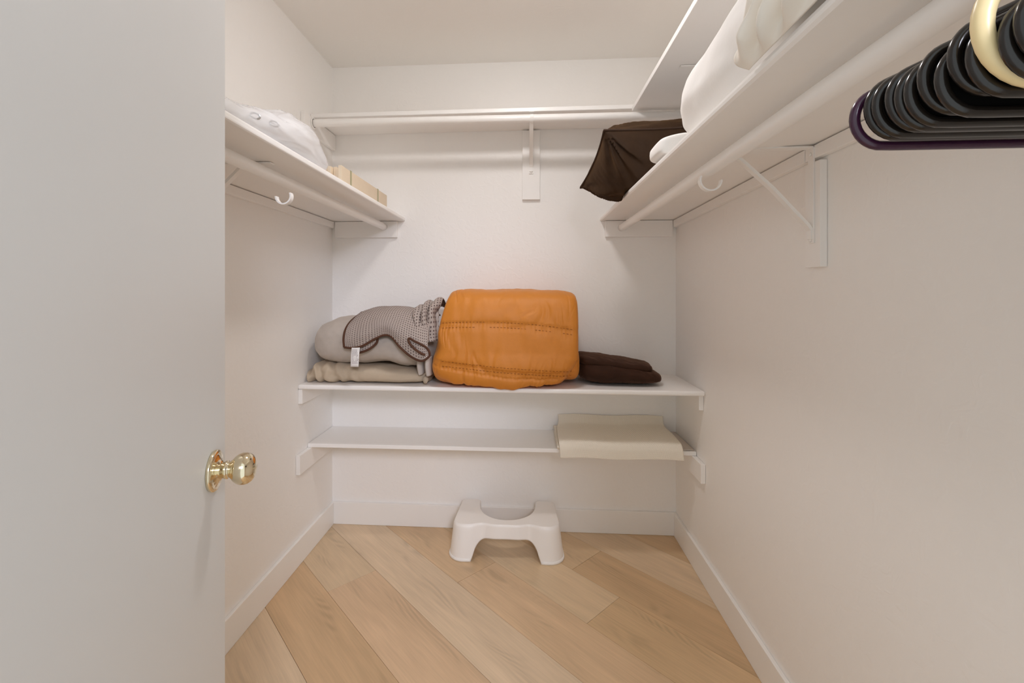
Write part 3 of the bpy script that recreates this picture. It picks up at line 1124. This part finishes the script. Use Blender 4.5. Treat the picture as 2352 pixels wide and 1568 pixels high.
# ------------------------------------------------------------------ waffle knit throw
th_ = thing('knit_throw', (-0.62, 2.1, 1.0), 'grey brown waffle knit throw with dark brown binding and white tag', 'throw')
X0 = [-0.809, -0.772, -0.725, -0.672, -0.632, -0.597, -0.558, -0.509, -0.460, -0.428]
hem = list(zip(X0, [1.972, 1.968, 1.966, 1.970, 1.976, 1.974, 1.966, 1.960, 1.956, 1.962], [0.992, 0.990, 1.000, 1.030, 1.047, 1.040, 0.998, 0.958, 0.938, 0.955]))
rows = [hem,
        list(zip([-0.812, -0.775, -0.725, -0.672, -0.632, -0.594, -0.552, -0.508, -0.465, -0.432], [1.972, 1.966, 1.960, 1.962, 1.966, 1.964, 1.960, 1.956, 1.954, 1.962],
                 [1.030, 1.035, 1.050, 1.078, 1.090, 1.082, 1.055, 1.030, 1.012, 1.005])),
        list(zip([-0.815, -0.78, -0.73, -0.68, -0.635, -0.59, -0.55, -0.51, -0.47, -0.435], [2.000, 1.998, 1.995, 1.992, 1.992, 1.992, 1.990, 1.988, 1.988, 1.990],
                 [1.068, 1.083, 1.098, 1.112, 1.120, 1.116, 1.104, 1.090, 1.078, 1.070])),
        list(zip([-0.81, -0.78, -0.73, -0.68, -0.635, -0.59, -0.55, -0.51, -0.47, -0.435], [2.055] * 10,
                 [1.104, 1.122, 1.140, 1.150, 1.154, 1.152, 1.146, 1.138, 1.126, 1.116])),
        list(zip([-0.79, -0.765, -0.72, -0.675, -0.63, -0.585, -0.545, -0.51, -0.47, -0.435], [2.14] * 10,
                 [1.140, 1.152, 1.164, 1.169, 1.170, 1.167, 1.162, 1.156, 1.150, 1.140])),
        list(zip([-0.77, -0.745, -0.71, -0.67, -0.63, -0.585, -0.545, -0.51, -0.47, -0.435], [2.28] * 10,
                 [1.130, 1.138, 1.146, 1.150, 1.150, 1.148, 1.142, 1.136, 1.130, 1.12]))]


def waf(u, v, p):
    return 0.003 * nz(p.x * 22, p.y * 14, p.z * 14) + 0.0016 * math.sin(u * 2 * math.pi * 36) * math.sin(v * 2 * math.pi * 30)


cl = grid('knit_cloth', rows, 220, 150, M['waffle'], th_, thick=0.006, disp=waf)


def binding(nm, pts, r=0.0052, n=90):
    tube(nm, catmull(pts, n), r, M['binding'], th_, seg=10, flat=0.75)


binding('binding', [(p[0], p[1] - 0.001, p[2]) for p in hem] + [(-0.424, 1.960, 0.974), (-0.437, 1.955, 0.996), (-0.462, 1.950, 1.012), (-0.490, 1.948, 1.026), (-0.508, 1.948, 1.036),
                                           (-0.514, 1.947, 1.030), (-0.505, 1.945, 1.012), (-0.480, 1.942, 0.988), (-0.452, 1.944, 0.970), (-0.440, 1.948, 0.966)], n=170)
binding('side_binding', [(r_[0][0] - 0.001, r_[0][1], r_[0][2]) for r_ in rows[:5]], n=60)
# second layer under the front edge
h2 = [(-0.782, 1.984, 0.962), (-0.755, 1.980, 0.966), (-0.722, 1.978, 0.974), (-0.690, 1.980, 0.990), (-0.668, 1.986, 1.012)]
grid('under_fold', [h2, [(x, y + 0.002, z + 0.025) for x, y, z in h2], [(x, y + 0.004, z + 0.055) for x, y, z in h2]], 60, 24, M['waffle'], th_, thick=0.005,
     uvscale=(0.32, 0.2))
binding('under_binding', h2 + [(-0.664, 1.988, 1.030)], n=50)
# bunched folds against the comforter
rf = []
for (y, z, dx) in ((2.26, 1.135, 0.0), (2.17, 1.160, 0.0), (2.09, 1.172, 0.0), (2.035, 1.160, 0.0), (2.000, 1.115, 0.004), (1.984, 1.060, 0.012), (1.980, 1.005, 0.020)):
    up_ = 0.034 if z > 1.1 else 0.012
    rf.append([(-0.522 + dx, y + 0.012, z - 0.022), (-0.490 + dx, y + 0.004, z + 0.004), (-0.460 + dx * 0.8, y + 0.014, z + up_ * 0.55), (-0.434 + dx * 0.5, y + 0.030, z + up_ * 0.9), (-0.395, y + 0.072, z + up_)])


def pleat(u, v, p):
    ph = u * 3.1 + 0.22 * math.sin(v * 6 + 1) + 0.5 * nz(p.y * 12, p.z * 12, 4.0)
    w_ = abs(math.sin(math.pi * ph)) ** 0.7
    return (0.008 - 0.038 * (1 - w_)) * (0.35 + 0.65 * math.sin(math.pi * min(1, 0.12 + v * 0.88))) + 0.003 * nz(p.x * 40, p.y * 30, p.z * 30)


grid('bunched_fold', rf, 110, 90, M['waffle'], th_, thick=-0.006, disp=lambda u, v, p: -pleat(u, v, p), uvscale=(0.42, 0.75))
tg = grid('care_tag', [[(-0.772, 1.963, 0.992), (-0.753, 1.962, 0.992), (-0.735, 1.963, 0.993)],
                       [(-0.774, 1.958, 0.955), (-0.755, 1.956, 0.955), (-0.737, 1.958, 0.955)],
                       [(-0.776, 1.960, 0.908), (-0.758, 1.958, 0.908), (-0.740, 1.960, 0.908)]], 8, 12, M['tag'], th_, thick=0.0012)
tag(tg, 'white printed care tag')
rnd = random.Random(3)
V, Fc = [], []
for i in range(11):
    x0, x1 = -0.769, -0.745
    z = 0.982 - i * 0.0058
    xx = x0 + 0.002
    while xx < x1:
        wd = rnd.uniform(0.002, 0.006)
        n0 = len(V)
        for (a, b_) in ((xx, z), (xx + wd, z), (xx + wd, z + 0.0022), (xx, z + 0.0022)):
            V.append((a, 1.9552, b_))
        for (a, b_) in ((xx, z), (xx + wd, z), (xx + wd, z + 0.0022), (xx, z + 0.0022)):
            V.append((a, 1.9558, b_))
        Fc += [tuple(n0 + k_ for k_ in f) for f in BOXF]
        xx += wd + 0.0022
tag(build('tag_print', V, Fc, M['ink'], tg, smooth=False), kind='stuff')

# ------------------------------------------------------------------ folded chocolate plush beside the comforter
vf = thing('plush_cushion', (0.42, 2.18, SH), 'dark brown plush cushion cover folded flat beside the orange comforter', 'cushion')
tabv = [(0.0, 0.875, 0.056), (0.3, 0.872, 0.053), (0.6, 0.862, 0.042), (0.85, 0.853, 0.033), (1.0, 0.848, 0.026)]


def vel_disp(s, th, x, y, z):
    return 0.005 * nz(x * 13, y * 13, z * 16) + 0.002 * nz(x * 45, y * 45, z * 45)


lump('lower_fold', 'X', 0.240, 0.610, lambda s: (2.185 - 0.012 * s, interp(tabv, s)[0], 0.135, interp(tabv, s)[1]), M['velvet2'], vf, nt_=110, ns=80, k=4, n=2.6,
     disp=vel_disp, warp=lambda p: Vector((p.x, p.y, max(p.z, SH + 0.001))))
lump('upper_fold', 'X', 0.240, 0.575, lambda s: (2.20, 0.925 - 0.042 * s, 0.130, 0.027), M['velvet2'], vf, nt_=90, ns=70, k=5, n=2.5, disp=vel_disp)


# ------------------------------------------------------------------ brown velvet cushion on the right shelf
def cushion(name, A, B, C, D, thick, thick2, mat, parent, n=70, disp=None, warp=None):
    A, B, C, D = map(Vector, (A, B, C, D))
    nrm = (B - A).cross(D - A).normalized()
    V_, F_ = [], []
    idx = {}
    for side in (1, -1):
        for i in range(n + 1):
            for j in range(n + 1):
                u, v = i / n, j / n
                if side == -1 and (i in (0, n) or j in (0, n)):
                    idx[(side, i, j)] = idx[(1, i, j)]
                    continue
                uu, v2 = 2 * u - 1, 2 * v - 1
                # sides drawn in between the corners
                pu = u - 0.030 * uu * (1 - v2 * v2)
                pv = v - 0.030 * v2 * (1 - uu * uu)
                p = (A * (1 - pu) + D * pu) * (1 - pv) + (B * (1 - pu) + C * pu) * pv
                bul = ((1 - abs(uu) ** 2.4) * (1 - abs(v2) ** 2.4)) ** 0.62
                h = (thick if side == 1 else thick2) * bul
                if disp:
                    h += disp(u, v, side) * min(1, bul * 2.5)
                p = p + nrm * (side * h)
                if warp:
                    p = warp(p)
                idx[(side, i, j)] = len(V_)
                V_.append(p)
        for i in range(n):
            for j in range(n):
                q = (idx[(side, i, j)], idx[(side, i + 1, j)], idx[(side, i + 1, j + 1)], idx[(side, i, j + 1)])
                F_.append(q if side == 1 else tuple(reversed(q)))
    o_ = build(name, V_, F_, mat, parent)
    rim = [idx[(1, i, 0)] for i in range(n + 1)] + [idx[(1, n, j)] for j in range(1, n + 1)] + \
          [idx[(1, i, n)] for i in range(n - 1, -1, -1)] + [idx[(1, 0, j)] for j in range(n - 1, 0, -1)]
    return o_, [V_[i] for i in rim]


cu_ = thing('velvet_cushion', (0.45, 1.80, 1.622), 'dark brown velvet cushion tipped over the shelf edge', 'cushion')


def cu_disp(u, v, side):
    # creases fanning out of the corners
    d = 0.0
    for (a, b_) in ((0, 0), (0, 1), (1, 0), (1, 1)):
        du, dv = u - a, v - b_
        r = math.hypot(du, dv)
        an = math.atan2(dv, du)
        d += 0.022 * math.sin(an * 17 + a * 2 + b_) * math.exp(-(r / 0.34) ** 2)
    d += 0.010 * nz(u * 6, v * 6, side * 3.0) + 0.004 * nz(u * 16, v * 16, side * 5.0)
    return d


def cu_warp(p):
    if p.x > 0.366:
        p.z = max(p.z, RZ + 0.0215 + 0.024 * max(0, (p.x - 0.374) / 0.38))
    p.x = min(p.x, XR - 0.006)
    return p


_, rim = cushion('cushion_cover', (0.226, 1.95, 1.680), (0.284, 1.70, 1.836), (0.712, 1.69, 1.846), (0.690, 1.93, 1.690), 0.14, 0.20, M['velvet'], cu_, disp=cu_disp, warp=cu_warp)
tube('piped_seam', rim, 0.0042, M['velvet_seam'], cu_, seg=8, closed=True)

# ------------------------------------------------------------------ white duvet, pillow case and bunched sheet on the right shelf
du = thing('white_duvet', (0.57, 0.8, 1.625), 'white duvet rolled lengthwise along the shelf', 'duvet')


def duv_disp(s, th, y, x, z):
    return 0.016 * nz(x * 6, y * 4.5, z * 6) + 0.006 * nz(x * 16, y * 9, z * 16) + 0.003 * nz(x * 40, y * 12, z * 40)


def rtop(x, y):
    f = max(0.0, min(1.0, (x - 0.374) / 0.38))
    return RZ + 0.0215 + lift(y) * f


tabd = [(0.0, 0.566, 1.735, 0.172, 0.112), (0.5, 0.568, 1.738, 0.176, 0.116), (0.85, 0.566, 1.738, 0.179, 0.116), (1.0, 0.566, 1.715, 0.176, 0.094)]
lump('duvet_roll', 'Y', 0.34, 1.285, lambda s: interp(tabd, s), M['duvet'], du, nt_=170, ns=120, k=5.5, n=2.5, disp=duv_disp,
     warp=lambda p: Vector((min(p.x, XR - 0.004), p.y, max(p.z, rtop(p.x, p.y) + 0.001))))
pc = thing('white_pillowcase', (0.54, 1.25, 1.625), 'small folded white pillowcase between duvet and brown cushion', 'linen')
lump('folded_linen', 'Y', 1.287, 1.420, lambda s: (0.555, 1.652, 0.185, 0.034 - 0.008 * s), M['duvet'], pc, nt_=70, ns=70, k=8, n=4.2,
     disp=lambda s, th, y, x, z: 0.006 * nz(x * 10, y * 10, z * 10),
     warp=lambda p: Vector((min(p.x, XR - 0.004), p.y, max(p.z, rtop(p.x, p.y) + 0.001))))
sh = thing('cream_sheet', (0.42, 0.70, 1.625), 'cream bed sheet bunched in folds at the shelf edge', 'sheet')
shr = []
for j, y in enumerate([0.40, 0.50, 0.57, 0.63, 0.69, 0.745, 0.79]):
    lp_ = 0.012 * math.sin(j * 2.1)
    a = 1.0 if j < 6 else 0.55
    shr.append([(0.377, y, 1.6235), (0.362 + 0.006 * math.sin(j), y + 0.01 + lp_, 1.6235 + 0.026 * a), (0.362 + lp_ * 0.4, y - lp_, 1.6235 + 0.056 * a), (0.370 + 0.3 * lp_, y + lp_, 1.6235 + 0.086 * a),
                (0.388, y, 1.6235 + 0.115 * a), (0.400, y, 1.6235 + 0.140 * a)])


def sh_disp(u, v, p):
    q = p.y * 1.0 + (p.z - 1.62) * 1.5
    env = min(1, u * 6) * min(1, (1 - v) * 6)
    return env * (0.016 * math.sin(q * 92 + 3.0 * nz(p.y * 9, p.z * 9, 0.3)) + 0.005 * nz(p.x * 40, p.y * 30, p.z * 40)) - 0.004


grid('sheet_folds', shr, 70, 130, M['linen'], sh, thick=-0.004, disp=lambda u, v, p: -sh_disp(u, v, p))

# ------------------------------------------------------------------ slat bundle on the left shelf
sl = thing('slat_bundle', (-0.70, 1.85, LZ + 0.0205), 'bundle of pale wooden slats strapped together on the shelf', 'wood slats')
LT = LZ + 0.0205
ns_ = 7
xs0, xs1 = -0.748, -0.656
for i in range(ns_):
    w_ = (xs1 - xs0) / ns_
    xa = xs0 + i * w_
    ya = 1.575 + 0.010 * ((i * 5) % 3) * (0 if i == ns_ - 1 else 1)
    box('slat', xa + 0.0004, xa + w_ - 0.0006, ya, 2.100, LT + 0.004, LT + 0.060 - 0.0025 * ((i * 3) % 4) * (0 if i == ns_ - 1 else 1), M['pale_wood'], sl, bevel=0.0008)
for yb_ in (1.66, 1.968):
    pts = [(xs0 - 0.001, LT + 0.0018), (xs1 + 0.001, LT + 0.0018), (xs1 + 0.001, LT + 0.0615), (xs0 - 0.001, LT + 0.0615)]
    V, Fc = [], []
    for yy in (yb_ - 0.006, yb_ + 0.006):
        for (x, z) in pts:
            V.append((x, yy, z))
        for (x, z) in ((xs0, LT + 0.003), (xs1, LT + 0.003), (xs1, LT + 0.0605), (xs0, LT + 0.0605)):
            V.append((x, yy, z))
    for k_ in range(4):
        j = (k_ + 1) % 4
        Fc += [(k_, j, 8 + j, 8 + k_), (4 + k_, 12 + k_, 12 + j, 4 + j), (k_, 4 + k_, 4 + j, j), (8 + k_, 8 + j, 12 + j, 12 + k_)]
    build('strap', V, Fc, M['band'], sl, smooth=False)

# ------------------------------------------------------------------ clear plastic bag on the left shelf
bagt = thing('plastic_bag', (-0.76, 1.2, LT), 'clear plastic storage bag of white linen on the shelf', 'bag')
tabg = [(0.0, -0.78, 1.648, 0.10, 0.022), (0.30, -0.775, 1.660, 0.112, 0.030), (0.55, -0.770, 1.678, 0.116, 0.046), (0.70, -0.765, 1.696, 0.114, 0.064), (0.78, -0.762, 1.698, 0.112, 0.066), (1.0, -0.755, 1.664, 0.106, 0.034)]
wb = lambda p: Vector((p.x, p.y, max(p.z, LT + 0.0015 + 0.010 * (YB - p.y) / YB)))
lump('white_linen', 'Y', 0.82, 1.46, lambda s: tuple(interp(tabg, s)[:2]) + (interp(tabg, s)[2] * 0.90, interp(tabg, s)[3] * 0.86), M['duvet'], bagt, nt_=90, ns=70, k=4, n=2.4,
     disp=lambda s, th, y, x, z: 0.006 * nz(x * 14, y * 8, z * 14) + 0.004 * math.sin(x * 70 + y * 18), warp=lambda p: wb(p) + Vector((0, 0, 0.003)))


def film_disp(s, th, y, x, z):
    return 0.004 + 0.006 * nz(x * 14, y * 8, z * 14) + 0.012 * (0.3 - min(0.3, abs(nz(x * 22, y * 7, z * 30)))) + 0.006 * (0.3 - min(0.3, abs(nz(x * 45, y * 12 + 3, z * 60))))


lump('plastic_film', 'Y', 0.80, 1.478, lambda s: interp(tabg, s), M['film'], bagt, nt_=170, ns=120, k=9, n=2.5, disp=film_disp, warp=wb)
# grommets in the film
for (gx, gy, gz) in ((-0.664, 1.070, 1.672), (-0.664, 1.154, 1.683)):
    c = Vector((gx, gy, gz))
    nn_ = Vector((0.72, -0.55, 0.15)).normalized()
    a_ = nn_.cross(Vector((0, 0, 1))).normalized()
    b_ = nn_.cross(a_)
    tube('grommet', [c + nn_ * 0.004 + a_ * (0.011 * math.cos(2 * math.pi * i / 24)) + b_ * (0.007 * math.sin(2 * math.pi * i / 24)) for i in range(24)], 0.0022, M['steel'], bagt,
         seg=8, closed=True)

# ------------------------------------------------------------------ shelf liner and felt on the lowest shelf
li = thing('shelf_liner', (0.41, 2.2, 0.52), 'cream rubber mesh shelf liner draped over the lowest shelf edge', 'shelf liner')
rowsL = []
for (y, z, xa, xb) in ((2.368, 0.604, 0.160, 0.690), (2.362, 0.585, 0.162, 0.690), (2.345, 0.562, 0.160, 0.690), (2.30, 0.560, 0.150, 0.688), (2.20, 0.566, 0.146, 0.684), (2.12, 0.566, 0.144, 0.682),
                       (2.072, 0.560, 0.144, 0.684), (2.056, 0.540, 0.146, 0.686), (2.052, 0.518, 0.148, 0.688), (2.050, 0.496, 0.150, 0.690)):
    rowsL.append([(xa, y, z), (xa + (xb - xa) * 0.2, y, z + 0.004), (xa + (xb - xa) * 0.5, y - 0.002, z - 0.001), (xa + (xb - xa) * 0.8, y, z + 0.004), (xb, y, z)])
grid('mesh_sheet', rowsL, 90, 110, M['liner'], li, thick=0.003, disp=lambda u, v, p: 0.002 * nz(p.x * 9, p.y * 9, p.z * 9))
rowsL2 = []
for (y, z) in ((2.350, 0.550), (2.25, 0.548), (2.14, 0.548), (2.085, 0.540), (2.075, 0.534), (2.085, 0.528), (2.14, 0.5265), (2.25, 0.5262), (2.345, 0.5262)):
    rowsL2.append([(0.136, y, z), (0.30, y, z + 0.001), (0.50, y, z), (0.680, y, z)])
grid('under_layer', rowsL2, 50, 70, M['liner'], li, thick=0.0022)
fe = grid('felt_sheet', [[(0.696, 2.360, 0.5265), (0.720, 2.362, 0.5275), (0.750, 2.360, 0.5275)],
                         [(0.694, 2.250, 0.5265), (0.722, 2.250, 0.532), (0.751, 2.250, 0.5275)],
                         [(0.694, 2.160, 0.5265), (0.722, 2.160, 0.534), (0.751, 2.160, 0.5275)],
                         [(0.692, 2.098, 0.5265), (0.720, 2.098, 0.529), (0.750, 2.100, 0.5275)]], 16, 30, M['paper'], None, thick=-0.003)
tag(fe, 'pinkish beige felt sheet tucked between mesh liner and wall', 'felt sheet')

# ------------------------------------------------------------------ step stool
st = thing('step_stool', (-0.095, 2.21, 0.0), 'white plastic toilet step stool with curved cutout on the floor', 'stool')
SX, HT = -0.0965, 0.163
FRY, BKY = 2.088, 2.350


def stool_top():
    """outline of the step, starting at the back left corner, going round anti-clockwise seen from above"""
    P = []

    def arc(cx_, cy_, r, a0, a1, n):
        for i in range(n + 1):
            a = math.radians(a0 + (a1 - a0) * i / n)
            P.append((cx_ + r * math.cos(a), cy_ + r * math.sin(a)))
    hw = 0.246
    arc(-hw + 0.038, BKY - 0.030, 0.030, 90, 180, 10)
    n = 10
    for i in range(1, n):
        f = i / n
        P.append((-hw + 0.008 - 0.010 * f, BKY - 0.030 - (BKY - 0.030 - FRY - 0.055) * f))
    arc(-hw + 0.053, FRY + 0.055, 0.055, 180, 262, 12)
    # wavy front edge
    x0, x1 = P[-1][0], -P[-1][0]
    n = 44
    for i in range(1, n):
        f = i / n
        x = x0 + (x1 - x0) * f
        a = abs(x) / abs(x0)
        y = FRY + 0.0005 + 0.020 * math.exp(-((a - 0.56) / 0.20) ** 2) * (1 - a ** 4) + 0.007 * math.exp(-(a / 0.35) ** 2)
        P.append((x, y))
    arc(hw - 0.053, FRY + 0.055, 0.055, 278, 360, 12)
    n = 10
    for i in range(1, n):
        f = i / n
        P.append((hw + 0.002 - 0.010 * f, FRY + 0.055 + (BKY - 0.030 - FRY - 0.055) * f))
    arc(hw - 0.038, BKY - 0.030, 0.030, 0, 90, 10)
    # inner right corner, then the U cut, then the inner left corner
    arc(hw - 0.085, BKY - 0.022, 0.022, 90, 170, 8)
    n = 40
    ux = hw - 0.107
    for i in range(1, n):
        a = math.pi * i / n
        P.append((ux * math.cos(a), BKY - 0.030 - 0.175 * math.sin(a) ** 0.85))
    arc(-hw + 0.085, BKY - 0.022, 0.022, 10, 90, 8)
    return P


top = stool_top()
NP = len(top)
# outward direction per outline point
outn = []
for i in range(NP):
    a, b_ = Vector(top[i - 1]), Vector(top[(i + 1) % NP])
    tg_ = (b_ - a)
    tg_.normalize()
    outn.append(Vector((-tg_.y, tg_.x)))      # clockwise-left; sign fixed below
area = sum(top[i][0] * top[(i + 1) % NP][1] - top[(i + 1) % NP][0] * top[i][1] for i in range(NP))
if area > 0:
    outn = [-v for v in outn]


def sm(a, b_, v):
    t_ = max(0.0, min(1.0, (v - a) / (b_ - a)))
    return t_ * t_ * (3 - 2 * t_)


def low_edge(x, y, inner):
    """height of the lower rim of the skirt below this outline point"""
    ax = abs(x)
    if inner:
        return 0.105
    if y < FRY + 0.06:                     # front: arch between the legs
        if ax > 0.158:
            return 0.0
        q = ax / 0.158
        return 0.100 * (max(0.0, 1 - q ** 5.0)) ** 0.52
    return 0.0


rows_n = 12
V, Fc = [], []
layers = []
innerf = []
for i, (x, y) in enumerate(top):
    inner = (abs(x) < 0.170 and y > BKY - 0.215 and y > FRY + 0.04)
    innerf.append(inner)
SHELL = 0.005


def skirt(off):
    out_ = []
    for j in range(rows_n + 1):
        f = j / rows_n
        ring = []
        for i, (x, y) in enumerate(top):
            le = low_edge(x, y, innerf[i])
            z = HT + (le - HT) * f
            dep = (HT - z) / HT
            if innerf[i]:
                fl = 0.010 * dep
            else:
                fl = 0.016 * dep
            # rounded upper lip
            lip = 0.006
            dl = min(1.0, (HT - z) / lip)
            o_ = fl - lip * (1 - math.sqrt(max(0, 1 - (1 - dl) ** 2))) * 0.8 - off
            # flare of the legs sideways
            n_ = outn[i]
            px, py = x + n_.x * o_, y + n_.y * o_
            if not innerf[i] and abs(x) > 0.2:
                px += math.copysign(0.004 * dep, x)
            py = min(py, YB - BT - 0.003)
            ring.append((SX + px, py, max(0.0008, z) - (off if j == 0 else 0)))
        out_.append(ring)
    return out_


# use extra thin rows near the lip
outer, inner_ = skirt(0.0), skirt(SHELL)


def add_ring(r):
    i0 = len(V)
    V.extend(r)
    return i0


ro_ = [add_ring(r) for r in outer]
ri_ = [add_ring(r) for r in inner_]
for j in range(rows_n):
    for i in range(NP):
        k_ = (i + 1) % NP
        Fc.append((ro_[j] + i, ro_[j] + k_, ro_[j + 1] + k_, ro_[j + 1] + i))
        Fc.append((ri_[j] + i, ri_[j + 1] + i, ri_[j + 1] + k_, ri_[j] + k_))
for i in range(NP):
    k_ = (i + 1) % NP
    Fc.append((ro_[-1] + i, ro_[-1] + k_, ri_[-1] + k_, ri_[-1] + i))
Fc.append(tuple(ro_[0] + i for i in range(NP)))
Fc.append(tuple(ri_[0] + i for i in reversed(range(NP))))
ob = build('step_body', V, Fc, M['plastic_white'], st, smooth=True)
me = ob.data
bm = bmesh.new()
bm.from_mesh(me)
bmesh.ops.triangulate(bm, faces=[f for f in bm.faces if len(f.verts) > 4])
bm.to_mesh(me)
bm.free()
for p in me.polygons:
    p.use_smooth = abs(p.normal.z) < 0.97
# rims around the feet
for sgn in (-1, 1):
    ids = [i for i in range(NP) if not innerf[i] and low_edge(*top[i], False) < 0.012 and math.copysign(1, top[i][0]) == sgn]
    ids.sort(key=lambda i: i)
    pts = []
    for i in ids:
        x, y, z = outer[-1][i]
        pts.append((x, y, 0.0058))
    # keep the outline order continuous
    cut = max(range(len(ids)), key=lambda q: (ids[(q + 1) % len(ids)] - ids[q]) % NP)
    pts = pts[cut + 1:] + pts[:cut + 1]
    nq = len(pts)
    V, Fc = [], []
    for q in range(nq):
        a, b_ = Vector(pts[max(0, q - 1)]), Vector(pts[min(nq - 1, q + 1)])
        tg_ = (b_ - a).normalized()
        n_ = Vector((-tg_.y, tg_.x, 0))
        c = Vector(pts[q])
        ctr = Vector((SX + sgn * 0.2, 2.2, 0))
        if n_.dot(Vector((c.x - ctr.x, c.y - ctr.y, 0))) < 0:
            n_ = -n_
        for (o_, z) in ((-0.004, 0.0006), (0.0025, 0.0006), (0.0036, 0.006), (0.0018, 0.0125), (-0.004, 0.0140)):
            pt = c + n_ * o_
            V.append((pt.x, min(pt.y, YB - BT - 0.001), z))
    for q in range(nq - 1):
        for k_ in range(5):
            m_ = (k_ + 1) % 5
            Fc.append((q * 5 + k_, q * 5 + m_, (q + 1) * 5 + m_, (q + 1) * 5 + k_))
    Fc.append(tuple(range(5)))
    Fc.append(tuple((nq - 1) * 5 + k_ for k_ in (4, 3, 2, 1, 0)))
    build('foot_rim', V, Fc, M['rubber_white'], st)

for o in bpy.data.objects:
    if '_o' in o:
        del o['_o']
